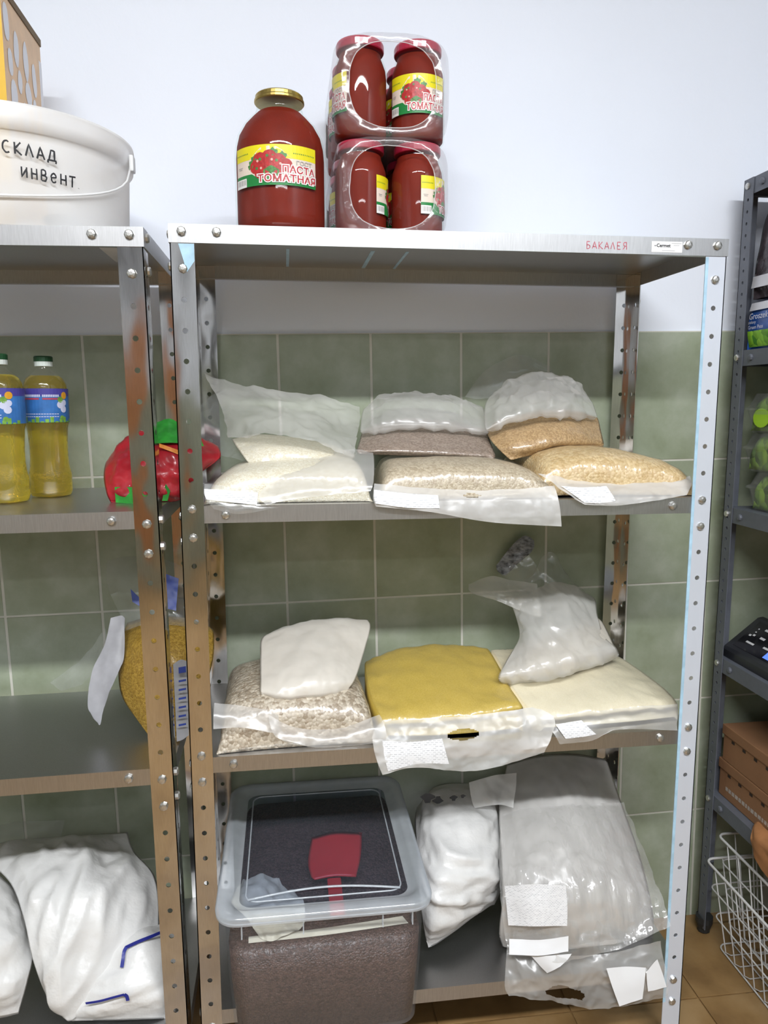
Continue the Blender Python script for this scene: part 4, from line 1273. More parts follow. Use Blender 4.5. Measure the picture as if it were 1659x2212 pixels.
sheet('film_skirt', [[(1096, 2040, 0.03), (1180, 2060, 0.0), (1300, 2060, -0.004), (1425, 2030, -0.006)],
                     [(1092, 2090, 0.006), (1180, 2095, -0.014), (1300, 2095, -0.018), (1432, 2070, -0.016)],
                     [(1090, 2130, -0.006), (1190, 2138, -0.02), (1300, 2140, -0.022), (1440, 2115, -0.02)],
                     [(1098, 2146, -0.008), (1200, 2162, -0.022), (1300, 2174, -0.024), (1440, 2152, -0.022)]], M['film'], cb, 96, 60, 0.009, 24, 46, 0.6, hole=(0.42, 0.70, 0.13, 0.13))
sheet('film_ear', [[(1012, 1690, 0.24), (1070, 1675, 0.245), (1115, 1670, 0.25)], [(1018, 1725, 0.225), (1070, 1715, 0.22), (1112, 1715, 0.22)], [(1025, 1745, 0.22), (1075, 1738, 0.21), (1108, 1745, 0.205)]], M['film_milk'], cb, 26, 18, 0.006, 24, 47)
label_sheet([[(1090, 1914, 0.03), (1155, 1910, 0.000), (1222, 1912, -0.006)], [(1094, 1956, 0.018), (1158, 1956, -0.012), (1226, 1955, -0.016)], [(1098, 1999, 0.006), (1160, 2001, -0.022), (1225, 2000, -0.025)]], cb, M['label_dense'], 0.0015, 5)
M['whitepaper2'] = solid('bright_paper', (0.80, 0.81, 0.83), 0.5, var=0.03, scale=12)
label_sheet([[(1100, 2028, -0.001), (1165, 2030, -0.023), (1228, 2022, -0.027)], [(1100, 2062, -0.013), (1165, 2064, -0.031), (1228, 2056, -0.035)]], cb, M['whitepaper2'], 0.002, 6)
label_sheet([[(1148, 2066, -0.021), (1190, 2064, -0.031), (1235, 2060, -0.035)], [(1165, 2085, -0.025), (1195, 2082, -0.035), (1225, 2074, -0.037)], [(1182, 2102, -0.029), (1195, 2096, -0.036), (1210, 2088, -0.038)]], cb, M['whitepaper2'], 0.001, 7)
label_sheet([[(1310, 2092, -0.031), (1350, 2088, -0.033), (1395, 2090, -0.031)], [(1322, 2130, -0.036), (1360, 2125, -0.038), (1392, 2122, -0.036)], [(1338, 2174, -0.039), (1362, 2166, -0.040), (1388, 2158, -0.039)]], cb, M['whitepaper2'], 0.001, 8)
label_sheet([[(1396, 2100, -0.029), (1412, 2080, -0.029), (1420, 2072, -0.029)], [(1398, 2125, -0.031), (1418, 2115, -0.031), (1432, 2105, -0.031)], [(1400, 2142, -0.032), (1420, 2138, -0.032), (1440, 2132, -0.032)]], cb, M['whitepaper2'], 0.001, 9)
# ------------------------------------------------------------------ left unit: bucket, box, oil, bags
LT = LU(-0.27, 0, 1.664).z + 0.0006
M['bucket'] = film('white_bucket_plastic', (0.93, 0.93, 0.93), 0.86, 0.3, 0.05, 6, 0.05, milky=0.25)
bk = thing('bucket', 'white plastic bucket with handwritten black lettering on the left unit', 'bucket', (-0.285, 0.140, LT))
BR_ = 0.202
prof = [(0.188, 0.0), (0.190, 0.003), (0.196, 0.13), (0.1985, 0.142), (0.2035, 0.143), (0.2045, 0.160), (0.206, 0.176), (0.2055, 0.1805), (0.200, 0.1805), (0.199, 0.176)]
v, f = lathe(prof, 72, (-0.285, 0.140, LT))
f.append(tuple(range(71, -1, -1)))
obj('body', v, f, M['bucket'], bk, smooth=True)
def bks(phi, z, e=0.0):
    r = 0.188 + (0.2045 - 0.188) * min(1, z / 0.16) + e
    return Vector((-0.285 + r * math.sin(phi), 0.140 - r * math.cos(phi), LT + z))
handwriting('lettering', 'СКЛАД', 0.0172, 0.0032, lambda a, b_: bks(0.235 + a * 0.95 / 0.198, 0.106 + b_ - a * 0.05, 0.004), M['ink'], bk, gap=0.22)
handwriting('lettering', 'ИНВеНТ.', 0.0162, 0.0030, lambda a, b_: bks(0.355 + a * 0.90 / 0.198, 0.072 + b_ - a * 0.02, 0.005), M['ink'], bk, gap=0.22)
M['bucket_rib'] = solid('bucket_rib_plastic', (0.70, 0.71, 0.71), 0.4, var=0.03)
hv = []
for k in range(33):
    t = k / 32
    phi = math.radians(-85 + 170 * t)
    hv.append(bks(phi, 0.150 - 0.108 * math.sin(math.pi * t) ** 0.45, 0.0055))
v, f = tube(hv, 0.0019, 8)
obj('handle', v, f, M['bucket'], bk, smooth=True)
for ph in (-85, 85):
    c = bks(math.radians(ph), 0.15, 0.006)
    v, f = bevel_box(c.x - 0.004, c.x + 0.004, c.y - 0.011, c.y + 0.011, c.z - 0.018, c.z + 0.010, 0.003)
    obj('handle_lug', v, f, M['bucket_rib'], bk)
c0 = bks(0.70, 0.020, -0.022)
v, f = lathe_closed([(0.006, -0.010), (0.018, -0.006), (0.022, 0.003), (0.016, 0.011), (0.006, 0.014)], 16)
M['darkbrown'] = solid('dark_brown_plastic', (0.05, 0.03, 0.025), 0.5)
tag(obj('knob', [Vector((c0.x + 1.3 * p[0], c0.y + 0.5 * p[1], c0.z + p[2] * 0.9 + 0.0)) for p in v], f, M['darkbrown'], smooth=True), 'small dark brown object inside the lower right of the bucket', 'object')
# carton standing in the bucket
cart = thing('patterned_carton', 'tall orange patterned carton standing in the white bucket', 'carton', (-0.34, 0.18, LT + 0.003))
M['yellowcard'] = solid('yellow_card', (0.70, 0.42, 0.02), 0.4, var=0.06)
M['creamcard'] = solid('apricot_card', (0.72, 0.48, 0.28), 0.45, var=0.08, scale=30)
M['browncard'] = solid('brown_card_edge', (0.16, 0.105, 0.05), 0.7)
M['blobwhite'] = solid('white_card_print', (0.72, 0.72, 0.76), 0.45, var=0.03)
cx0, cx1, cy0, cy1, cz0, cz1 = -0.395, -0.2705, 0.085, 0.295, LT + 0.004, 2.066
v, f = box(cx0, cx1, cy0, cy1, cz0, cz1)
obj('body', v, f, [M['creamcard'], M['yellowcard']], cart, midx=[0, 0, 1, 0, 0, 0])
v, f = bevel_box(cx1 - 0.004, cx1 + 0.002, cy0 + 0.012, cy1 + 0.003, cz1 + 0.0005, cz1 + 0.014, 0.0015)
obj('flap', v, f, M['browncard'], cart)
v, f = box(cx1 + 0.0002, cx1 + 0.0008, cy1 - 0.014, cy1, cz0, cz1 - 0.03)
obj('tape', v, f, M['blobwhite'], cart)
V, F = [], []
rnd = random.Random(3)
for (yy, zz, ry, rz) in ((0.105, 2.025, 0.016, 0.03), (0.15, 2.0, 0.014, 0.03), (0.115, 1.965, 0.014, 0.022), (0.16, 1.95, 0.012, 0.02), (0.20, 2.0, 0.013, 0.035), (0.245, 1.985, 0.013, 0.03), (0.205, 1.945, 0.016, 0.022), (0.125, 1.905, 0.02, 0.036), (0.18, 1.895, 0.018, 0.028), (0.24, 1.93, 0.012, 0.02), (0.235, 1.885, 0.012, 0.022), (0.1, 1.85, 0.014, 0.02), (0.2, 1.84, 0.016, 0.02)):
    n0 = len(V)
    V += [(cx1 + 0.0006, yy + ry * (1 + 0.15 * math.sin(2 * a + yy * 40)) * math.cos(a), zz + rz * math.sin(a)) for a in [2 * math.pi * q / 14 for q in range(14)]]
    F.append(tuple(n0 + q for q in range(14)))
obj('print', V, F, M['blobwhite'], cart)

# oil bottles
M['oil'], _n, _N, _L, _b = nt('sunflower_oil')
_b.inputs['Base Color'].default_value = (0.88, 0.66, 0.05, 1)
_b.inputs['Roughness'].default_value = 0.08
_b.inputs['Transmission Weight'].default_value = 0.93
_b.inputs['IOR'].default_value = 1.2
_f = add_noise(_N, _L, coord(_N, _L), 60, 3)
bump(_N, _L, _f, 0.25, 0.01, _b)
M['pet'] = glossy_clear('clear_pet', (0.97, 0.97, 0.95), 0.04, 0.07, 0.02)
M['capgreen'] = solid('green_cap', (0.01, 0.06, 0.02), 0.4)
M['capring'] = solid('white_cap_ring', (0.62, 0.68, 0.64), 0.4)
LBM = [solid('label_blue', (0.035, 0.15, 0.42), 0.4, var=0.25, scale=30), solid('label_violet', (0.06, 0.05, 0.28), 0.4), solid('label_white2', (0.55, 0.58, 0.75), 0.4), solid('label_crimson', (0.45, 0.05, 0.08), 0.4), solid('label_limegreen', (0.16, 0.34, 0.05), 0.4, var=0.3, scale=90), solid('label_orange', (0.62, 0.30, 0.02), 0.4)]
def make_bottle(label, loc, ang):
    t = thing('oil_bottle', label, 'bottle', loc, 'bottles of yellow oil')
    R = 0.041
    pr = [(0.030, 0.0), (0.038, 0.003), (R, 0.012), (R, 0.045), (0.038, 0.058), (0.0365, 0.075), (0.0365, 0.10), (0.039, 0.135), (R, 0.143), (R, 0.212), (0.0395, 0.221), (0.034, 0.231), (0.024, 0.240), (0.0155, 0.246), (0.0135, 0.251), (0.0135, 0.262)]
    v, f = lathe_closed(pr, 32)
    # grip ribs and petal foot
    vv = []
    for (x, y, z) in v:
        a = math.atan2(x, -y)
        k = 1.0
        if z < 0.02: k -= 0.05 * (0.5 + 0.5 * math.cos(5 * a)) * (1 - z / 0.02)
        if 0.05 < z < 0.11: k += 0.03 * math.cos(6 * a)
        vv.append((x * k, y * k, z))
    obj('shell', vv, f, M['pet'], t, smooth=True, local=True)
    keep = [(r - 0.0015, max(z, 0.002)) for r, z in pr[:12]] + [(0.026, 0.236)]
    v, f = lathe_closed(keep, 32)
    obj('oil', v, f, M['oil'], t, smooth=True, local=True)
    v, f = lathe_closed([(0.0165, 0.254), (0.0168, 0.263)], 20)
    obj('cap_ring', v, f, M['capring'], t, local=True)
    v, f = lathe_closed([(0.0175, 0.2632), (0.0175, 0.2715), (0.016, 0.2735)], 20)
    obj('cap', v, f, M['capgreen'], t, local=True)
    # printed sleeve label
    V, F, MI = [], [], []
    def band(a0, a1, z0, z1, mi, e, n=16):
        b0 = len(V)
        for k in range(n + 1):
            a = a0 + (a1 - a0) * k / n
            for z in (z0, z1): V.append(((R + 0.0005 + e) * math.sin(a), -(R + 0.0005 + e) * math.cos(a), z))
        for k in range(n):
            F.append((b0 + 2 * k, b0 + 2 * k + 2, b0 + 2 * k + 3, b0 + 2 * k + 1))
            MI.append(mi)
    band(0, 2 * math.pi, 0.147, 0.211, 0, 0, 40)
    band(0, 2 * math.pi, 0.197, 0.211, 1, 0.0002, 40)
    for a0, a1 in ((-0.9, -0.15), (0.0, 0.7)):
        k = a0
        while k < a1:
            band(k, k + 0.055, 0.195, 0.1995, 2, 0.0004, 1)
            k += 0.075
        band(a0, a1, 0.190, 0.193, 3, 0.0004, 6)
    for z in (0.162, 0.157):
        k = -0.9
        while k < 0.7:
            band(k, k + 0.09, z, z + 0.0014, 2, 0.0004, 2)
            k += 0.115
    for k in range(14):
        a = -1.4 + k * 0.21
        band(a, a + 0.16, 0.1465, 0.149 + 0.004 * (k % 3), 4, 0.0004, 2)
    for (a, z, r, mi) in ((0.78, 0.180, 0.007, 2), (0.95, 0.172, 0.007, 2), (0.8, 0.190, 0.006, 4), (1.0, 0.184, 0.006, 2), (1.02, 0.198, 0.007, 5), (0.85, 0.155, 0.005, 4)):
        b0 = len(V)
        for q in range(10):
            an = 2 * math.pi * q / 10
            aa = a + r / R * math.cos(an)
            V.append(((R + 0.0012) * math.sin(aa), -(R + 0.0012) * math.cos(aa), z + r * math.sin(an)))
        F.append(tuple(b0 + q for q in range(10)))
        MI.append(mi)
    obj('sleeve_label', V, F, LBM, t, local=True, midx=MI)
    t.rotation_euler.z = ang
    return t
zs = lambda x: LU(x, 0, 1.2035).z + 0.0006
ob = make_bottle('yellow oil bottle with green cap standing right, beside the red packet', (-0.278, 0.215, zs(-0.26)), 0.15)
o2 = copy_tree(ob)
o2.location = (-0.334, 0.135, zs(-0.32))
o2.rotation_euler.z = -0.35
o2['label'] = 'yellow oil bottle with green cap nearest the left picture edge'

# red packet lying through both units
rp = bag('red_packet', 'crumpled red and green foil packet standing behind the steel posts', None, (-0.04, 0.13, zs(-0.05)))
M['redfoil'] = solid('red_foil', (0.42, 0.015, 0.025), 0.3, var=0.3, scale=18, bmp=0.35, bscale=16, coat=0.3)
M['greenprint'] = solid('green_foil_print', (0.03, 0.30, 0.035), 0.35, var=0.25, scale=60)
M['orangeprint'] = solid('orange_foil_print', (0.75, 0.25, 0.03), 0.35, var=0.2, scale=60)
zr = zs(-0.05)
blob('body', [[(238, 990, 0.22), (290, 962, 0.23), (350, 950, 0.23), (420, 955, 0.23), (465, 965, 0.22)],
              [(228, 1000, 0.16), (285, 955, 0.16), (350, 940, 0.16), (420, 945, 0.16), (472, 965, 0.17)],
              [(224, 1030, 0.11), (290, 1000, 0.09), (350, 990, 0.085), (410, 990, 0.10), (474, 990, 0.13)],
              [(230, 1065, 0.085), (290, 1050, 0.07), (350, 1045, 0.07), (395, 1045, 0.08), (425, 1020, 0.12)],
              [(238, 1084, 0.085), (290, 1084, 0.08), (345, 1084, 0.08), (385, 1080, 0.09), (405, 1050, 0.13)]], M['redfoil'], rp, 50, 44, 0.013, 36, 51, 0.7, zmin=zr, st=(0.8, 0.6, 0.8, 0.7))
sheet('folded_top', [[(340, 915, 0.15), (365, 905, 0.15), (385, 912, 0.15), (410, 925, 0.15)], [(335, 945, 0.12), (360, 935, 0.115), (390, 935, 0.12), (430, 945, 0.13)], [(320, 962, 0.10), (360, 958, 0.095), (400, 958, 0.10), (440, 965, 0.12)]], M['greenprint'], rp, 20, 16, 0.004, 24, 52)
sheet('print_panel', [[(248, 1052, 0.073), (290, 1052, 0.060), (318, 1052, 0.060)], [(250, 1086, 0.072), (290, 1088, 0.062), (318, 1088, 0.062)]], M['greenprint'], rp, 10, 6, 0.001, 20, 53)
sheet('print_panel', [[(344, 958, 0.088), (368, 966, 0.084), (392, 975, 0.086)], [(344, 966, 0.084), (368, 975, 0.080), (390, 984, 0.082)]], M['orangeprint'], rp, 8, 4, 0.001, 20, 54)
sheet('print_panel', [[(262, 1026, 0.076), (272, 1026, 0.074), (281, 1026, 0.072)], [(262, 1050, 0.068), (272, 1050, 0.066), (281, 1050, 0.064)]], LBM[2], rp, 6, 4, 0.0005, 20, 55)
sheet('print_panel', [[(358, 1045, 0.060), (368, 1060, 0.060)], [(350, 1082, 0.066), (362, 1082, 0.066)]], M['greenprint'], rp, 6, 6, 0.0005, 20, 56)

# yellow pasta bag lying through both units
zl3 = LU(-0.1, 0, 0.7402).z + 0.0008
yb = bag('grain_bag', 'big bag of yellow grain with blue print behind the steel posts', None, (-0.06, 0.15, zl3))
M['millet'] = grain('yellow_millet', (0.30, 0.17, 0.02), (0.48, 0.30, 0.05), 300)
blob('contents', [[(275, 1345, 0.27), (330, 1332, 0.28), (400, 1335, 0.28), (455, 1355, 0.27)],
                  [(266, 1370, 0.20), (325, 1345, 0.19), (395, 1345, 0.19), (462, 1370, 0.21)],
                  [(256, 1430, 0.15), (320, 1410, 0.11), (390, 1410, 0.11), (460, 1425, 0.16)],
                  [(262, 1500, 0.13), (325, 1490, 0.085), (390, 1490, 0.085), (440, 1500, 0.13)],
                  [(300, 1560, 0.10), (335, 1565, 0.075), (385, 1570, 0.075), (415, 1560, 0.11)],
                  [(325, 1592, 0.075), (345, 1602, 0.065), (380, 1605, 0.065), (400, 1595, 0.08)]], M['millet'], yb, 40, 40, 0.004, 20, 61, 0.3, zmin=zl3)
sheet('film_mouth', [[(232, 1215, 0.26), (280, 1205, 0.27), (340, 1205, 0.27), (400, 1230, 0.27)], [(235, 1270, 0.22), (285, 1255, 0.21), (340, 1255, 0.2), (410, 1280, 0.22)], [(262, 1330, 0.20), (310, 1315, 0.18), (360, 1318, 0.17), (430, 1335, 0.19)], [(268, 1365, 0.19), (315, 1350, 0.165), (370, 1350, 0.165), (450, 1360, 0.19)]], M['film_thin'], yb, 34, 30, 0.007, 20, 62)
M['blueprint'] = solid('blue_film_print', (0.03, 0.06, 0.30), 0.4, var=0.2)
M['bagpaper'] = solid('grey_white_paper', (0.36, 0.36, 0.385), 0.5, var=0.12, scale=25)
sheet('paper_header', [[(240, 1335, 0.17), (262, 1330, 0.17), (270, 1335, 0.165)], [(228, 1390, 0.15), (255, 1395, 0.14), (268, 1415, 0.135)], [(200, 1450, 0.13), (230, 1455, 0.12), (258, 1450, 0.115)], [(190, 1525, 0.11), (210, 1540, 0.10), (236, 1500, 0.10)], [(205, 1548, 0.10), (216, 1566, 0.095), (224, 1530, 0.095)]], M['bagpaper'], yb, 22, 36, 0.003, 24, 63)
sheet('film_wing', [[(228, 1355, 0.2), (200, 1390, 0.21), (165, 1430, 0.22), (108, 1475, 0.23)], [(225, 1390, 0.17), (200, 1420, 0.18), (165, 1455, 0.2), (120, 1485, 0.22)], [(205, 1450, 0.14), (190, 1465, 0.15), (165, 1480, 0.17), (130, 1492, 0.2)]], M['film_thin'], yb, 26, 16, 0.006, 26, 64)
sheet('paper_label', [[(374, 1435, 0.085), (390, 1425, 0.082), (404, 1428, 0.083)], [(378, 1510, 0.068), (392, 1512, 0.066), (406, 1512, 0.068)], [(382, 1602, 0.05), (394, 1598, 0.05), (408, 1588, 0.052)]], M['bagpaper'], yb, 10, 24, 0.001, 24, 65)
V, F = [], []
for k in range(7):
    c0, c1 = at(386, 1455 + 19 * k, 0.060 - 0.003 * k), at(402, 1452 + 19 * k, 0.060 - 0.003 * k)
    hgt = Vector((0, 0, 0.004 if k else 0.012))
    n0 = len(V)
    V += [c0, c1, c1 + hgt, c0 + hgt]
    F.append((n0, n0 + 1, n0 + 2, n0 + 3))
obj('print', V, F, M['blueprint'], yb)
sheet('printed_band', [[(282, 1272, 0.176), (300, 1290, 0.172)], [(286, 1300, 0.168), (306, 1312, 0.165)]], M['blueprint'], yb, 8, 6, 0.002, 30, 66)
sheet('printed_band', [[(346, 1235, 0.185), (386, 1250, 0.185)], [(350, 1312, 0.152), (380, 1320, 0.152)]], M['blueprint'], yb, 10, 12, 0.003, 40, 67)

# white sacks on the bottom of the left unit
zl4 = LU(-0.2, 0, 0.206).z + 0.001
w1 = bag('white_sack', 'large slumped white plastic sack on the left unit bottom shelf', None, (-0.2, 0.1, zl4))
blob('body', [[(-60, 1830, 0.33), (60, 1812, 0.34), (170, 1805, 0.34), (275, 1798, 0.33)],
              [(-40, 1850, 0.26), (70, 1832, 0.26), (180, 1828, 0.26), (290, 1840, 0.27)],
              [(20, 1905, 0.15), (100, 1885, 0.14), (200, 1880, 0.14), (335, 1895, 0.19)],
              [(50, 1980, 0.065), (120, 1975, 0.055), (210, 1970, 0.06), (345, 1985, 0.12)],
              [(70, 2070, 0.02), (130, 2075, 0.012), (200, 2075, 0.02), (330, 2060, 0.08)],
              [(100, 2150, 0.0), (135, 2160, -0.01), (180, 2150, 0.0), (260, 2120, 0.05)],
              [(140, 2200, -0.012), (148, 2206, -0.014), (165, 2198, -0.01), (210, 2160, 0.03)]], M['sack'], w1, 64, 70, 0.020, 17, 71, 0.8, zmin=zl4, st=(1.2, 0.6, 0.25, -0.45))
w2 = bag('white_sack', 'white plastic sack at the left picture edge under the slumped sack', None, (-0.36, 0.05, zl4))
blob('body', [[(-180, 1920, 0.27), (-100, 1885, 0.28), (-30, 1885, 0.27), (40, 1930, 0.26)],
              [(-180, 1960, 0.14), (-100, 1915, 0.13), (-20, 1912, 0.13), (62, 1965, 0.15)],
              [(-180, 2040, 0.05), (-100, 2010, 0.03), (-10, 2005, 0.03), (75, 2050, 0.06)],
              [(-180, 2120, 0.0), (-100, 2110, -0.015), (-10, 2110, -0.015), (60, 2120, 0.01)],
              [(-180, 2190, 0.0), (-100, 2196, -0.012), (-10, 2200, -0.012), (40, 2190, 0.0)]], M['sack'], w2, 48, 48, 0.014, 22, 72, 0.75, zmin=zl4, st=(0.4, 0.6, 1.2, 0.4))
w3 = bag('white_sack', 'white plastic sack with dark blue ribbons beside the left steel post', None, (-0.1, 0.06, zl4))
blob('body', [[(170, 2090, 0.15), (230, 2020, 0.16), (300, 1985, 0.18), (375, 1990, 0.2)],
              [(180, 2120, 0.06), (240, 2055, 0.055), (310, 2020, 0.06), (385, 2025, 0.09)],
              [(160, 2160, 0.02), (240, 2110, 0.005), (315, 2085, 0.01), (388, 2090, 0.04)],
              [(150, 2190, -0.005), (240, 2160, -0.022), (315, 2150, -0.018), (385, 2155, 0.0)],
              [(150, 2204, -0.005), (240, 2204, -0.012), (315, 2202, -0.01), (380, 2200, 0.0)]], M['sack'], w3, 50, 46, 0.009, 24, 73, 0.75, zmin=zl4, st=(0.5, 0.5, 1.2, -0.8))
M['blueribbon'] = solid('dark_blue_ribbon', (0.012, 0.022, 0.24), 0.4, var=0.1)
def ribbon(pts, w_, parent):
    P = [C(p) for p in pts]
    V, F = [], []
    m = 24
    for k in range(m + 1):
        p = cr(P, k / m)
        q = cr(P, min(1, k / m + 0.01)) - cr(P, max(0, k / m - 0.01))
        n = Vector((q.z, 0, -q.x)).normalized() * (w_ / 2)
        for dy in (0.0, 0.0012): V += [p + n + Vector((0, dy, 0)), p - n + Vector((0, dy, 0))]
    for k in range(m):
        a, b_ = 4 * k, 4 * k + 4
        F += [(a, a + 1, b_ + 1, b_), (a + 3, a + 2, b_ + 2, b_ + 3), (a, b_, b_ + 2, a + 2), (a + 1, a + 3, b_ + 3, b_ + 1)]
    return obj('ribbon', V, F, M['blueribbon'], parent)
ribbon([(362, 2008, 0.052), (330, 2022, 0.034), (300, 2034, 0.026), (272, 2047, 0.022)], 0.0065, w3)
ribbon([(273, 2046, 0.0215), (268, 2056, 0.016), (266, 2070, 0.008), (263, 2090, 0.000)], 0.0065, w3)
ribbon([(185, 2168, -0.028), (215, 2163, -0.034), (245, 2155, -0.036), (268, 2149, -0.036)], 0.004, w3)
ribbon([(268, 2149, -0.0362), (273, 2152, -0.0362), (275, 2157, -0.0362), (276, 2162, -0.0362)], 0.006, w3)
fs = sheet('plastic_sheet', [[(-40, 1790, 0.37), (50, 1775, 0.37), (140, 1772, 0.37)], [(-40, 1830, 0.33), (50, 1812, 0.33), (130, 1808, 0.34)], [(-40, 1850, 0.30), (40, 1832, 0.31), (105, 1818, 0.32)]], M['film_thin'], None, 26, 16, 0.005, 20, 74)
tag(fs, 'grey crumpled plastic sheet behind the large slumped white sack', 'plastic sheet')

# ------------------------------------------------------------------ grey perforated unit at the right wall
gx0, gx1, gy1, gy0 = 1.245, 1.665, 0.352, -0.648
gu = thing('grey_shelving_unit', 'dark grey perforated metal shelving unit along the right wall', 'shelving unit', ((gx0 + gx1) / 2, (gy0 + gy1) / 2, 0))
gtops = [1.888, 1.504, 1.133, 0.757, 0.395]
holes = [1.868 - 0.0262 * k for k in range(68)]
for ix, sx in ((gx0, 1), (gx1, -1)):
    for iy, sy in ((gy1, -1), (gy0, 1)):
        v, f = l_post(sx, sy, gtops[0], 0.02, holes, 0.035, 0.0038, 0.002)
        p_ = obj('post', [(x + ix, y + iy, z) for x, y, z in v], f, M['grey'], gu)
        v, f = lathe_closed([(0.012, 0.0), (0.016, 0.004), (0.016, 0.012), (0.022, 0.03), (0.022, 0.045)], 10, (ix + sx * 0.012, iy + sy * 0.012, 0.0003))
        obj('foot', v, f, solid('black_foot', (0.02, 0.02, 0.02), 0.6) if 'foot_m' not in M else M['foot_m'], p_)
for zt in gtops:
    v, f = tray(gx0 + 0.0025, gx1 - 0.0025, gy0 + 0.0025, gy1 - 0.0025, zt, 0.036)
    obj('shelf_panel', v, f, M['grey'], gu)
    for y in (gy1 - 0.016, gy0 + 0.016):
        bolt(gu, (gx0 - (gu.location.x), y - gu.location.y, zt - 0.016), LEFTF)
        o_ = bolt(gu, (gx0 + 0.0025 - gu.location.x, (y - 0.05 if y > 0 else y + 0.05) - gu.location.y, zt - 0.018), LEFTF, M['grey'])
def gitem(*a, **k): return thing(*a, **k)
# weighing scale
ws = thing('kitchen_scale', 'black digital scale with white markings on the dark grey unit', 'scale', (1.42, 0.19, 0.7575))
M['blackplastic'] = solid('black_plastic', (0.018, 0.019, 0.024), 0.35, var=0.1)
M['scaleface'] = solid('glossy_black_panel', (0.006, 0.006, 0.010), 0.12)
y0s, y1s = 0.02, 0.345
prof2 = [(1.262, 0.758), (1.262, 0.776), (1.268, 0.783), (1.352, 0.850), (1.365, 0.852), (1.372, 0.845), (1.372, 0.758)]
V = [(x, y, z) for y in (y1s, y0s) for x, z in prof2]
n = len(prof2)
F = [tuple(range(n)), tuple(range(2 * n - 1, n - 1, -1))] + [(k, n + k, n + (k + 1) % n, (k + 1) % n) for k in range(n)]
obj('body', V, F, M['blackplastic'], ws)
def sl(t, y, e): # point on the slanted panel, t 0..1 up the slope
    return Vector((1.268 + 0.084 * t - e * 0.62, y, 0.783 + 0.067 * t + e * 0.78))
q = [sl(0.10, y1s - 0.02, 0.0012), sl(0.10, y0s + 0.02, 0.0012), sl(0.92, y0s + 0.02, 0.0012), sl(0.92, y1s - 0.02, 0.0012)]
qq = q + [p - Vector((-0.0007, 0, 0.001)) for p in q]
face_o = obj('panel', qq, [(0, 3, 2, 1), (4, 5, 6, 7), (0, 1, 5, 4), (1, 2, 6, 5), (2, 3, 7, 6), (3, 0, 4, 7)], M['scaleface'], ws)
M['whiteprint'] = solid('white_print', (0.7, 0.7, 0.72), 0.4)
V, F = [], []
for (t, y, wt, wy) in ((0.30, 0.30, 0.05, 0.030), (0.48, 0.313, 0.05, 0.008), (0.52, 0.302, 0.05, 0.008), (0.52, 0.275, 0.06, 0.018), (0.75, 0.285, 0.06, 0.016), (0.62, 0.305, 0.03, 0.005), (0.72, 0.306, 0.03, 0.004), (0.35, 0.24, 0.05, 0.02), (0.6, 0.235, 0.06, 0.016)):
    n0 = len(V)
    V += [sl(t, y, 0.0016), sl(t, y - wy, 0.0016), sl(t + wt, y - wy, 0.0016), sl(t + wt, y, 0.0016)]
    F.append((n0, n0 + 3, n0 + 2, n0 + 1))
obj('panel_print', V, F, M['whiteprint'], face_o)
eb, _n, _N, _L, _b = nt('blue_display')
_b.inputs['Base Color'].default_value = (0.05, 0.1, 0.4, 1)
_b.inputs['Emission Color'].default_value = (0.12, 0.25, 1, 1)
_b.inputs['Emission Strength'].default_value = 0.8
q = [sl(0.15, 0.215, 0.0016), sl(0.15, 0.10, 0.0016), sl(0.42, 0.10, 0.0016), sl(0.42, 0.215, 0.0016)]
obj('display', q, [(0, 3, 2, 1)], eb, face_o)
v, f = bevel_box(1.40, 1.65, 0.03, 0.335, 0.872, 0.892, 0.006)
obj('platter', v, f, M['blackplastic'], ws)
v, f = join(box(1.372, 1.64, 0.04, 0.33, 0.7578, 0.84), box(1.50, 1.56, 0.15, 0.22, 0.84, 0.872))
obj('base', v, f, M['blackplastic'], ws)

# cardboard boxes
M['card'] = solid('brown_cardboard', (0.27, 0.135, 0.065), 0.7, var=0.1, scale=10, bmp=0.1, bscale=80)
M['cardslot'] = solid('box_slot_dark', (0.03, 0.018, 0.012), 0.8)
def carton(label, z0, z1, x0, y1_, txt):
    t = thing('cardboard_box', label, 'box', (1.45, 0.2, z0), 'cardboard boxes on the grey unit')
    v, f = bevel_box(x0, 1.62, -0.06, y1_, z0 + 0.0004, z1 - 0.026, 0.002)
    o = obj('tray', v, f, M['card'], t)
    v, f = bevel_box(x0 - 0.003, 1.623, -0.063, y1_ + 0.003, z1 - 0.026 + 0.0006, z1, 0.002)
    obj('lid', v, f, M['card'], t)
    for k in range(6):
        y = y1_ - 0.035 - 0.045 * k
        v, f = box(x0 - 0.0006, x0 + 0.0006, y - 0.012, y, z1 - 0.036, z1 - 0.029)
        obj('slot', v, f, M['cardslot'], o)
    if txt:
        V, F = [], []
        y = y1_ - 0.03
        rn = random.Random(5)
        while y > 0.0:
            wy = rn.uniform(0.006, 0.012)
            n0 = len(V)
            V += [(x0 - 0.0004, y, z0 + 0.022), (x0 - 0.0004, y - wy, z0 + 0.022), (x0 - 0.0004, y - wy, z0 + 0.032), (x0 - 0.0004, y, z0 + 0.032)]
            F.append((n0, n0 + 3, n0 + 2, n0 + 1))
            y -= wy + 0.003
        obj('print', V, F, M['whiteprint_dim'], o)
M['whiteprint_dim'] = solid('worn_white_print', (0.45, 0.40, 0.36), 0.6, var=0.2, scale=200)
carton('brown cardboard box, lower of the stack on the grey unit', 0.3956, 0.492, 1.268, 0.332, True)
carton('brown cardboard box, upper of the stack on the grey unit', 0.4925, 0.585, 1.266, 0.322, False)
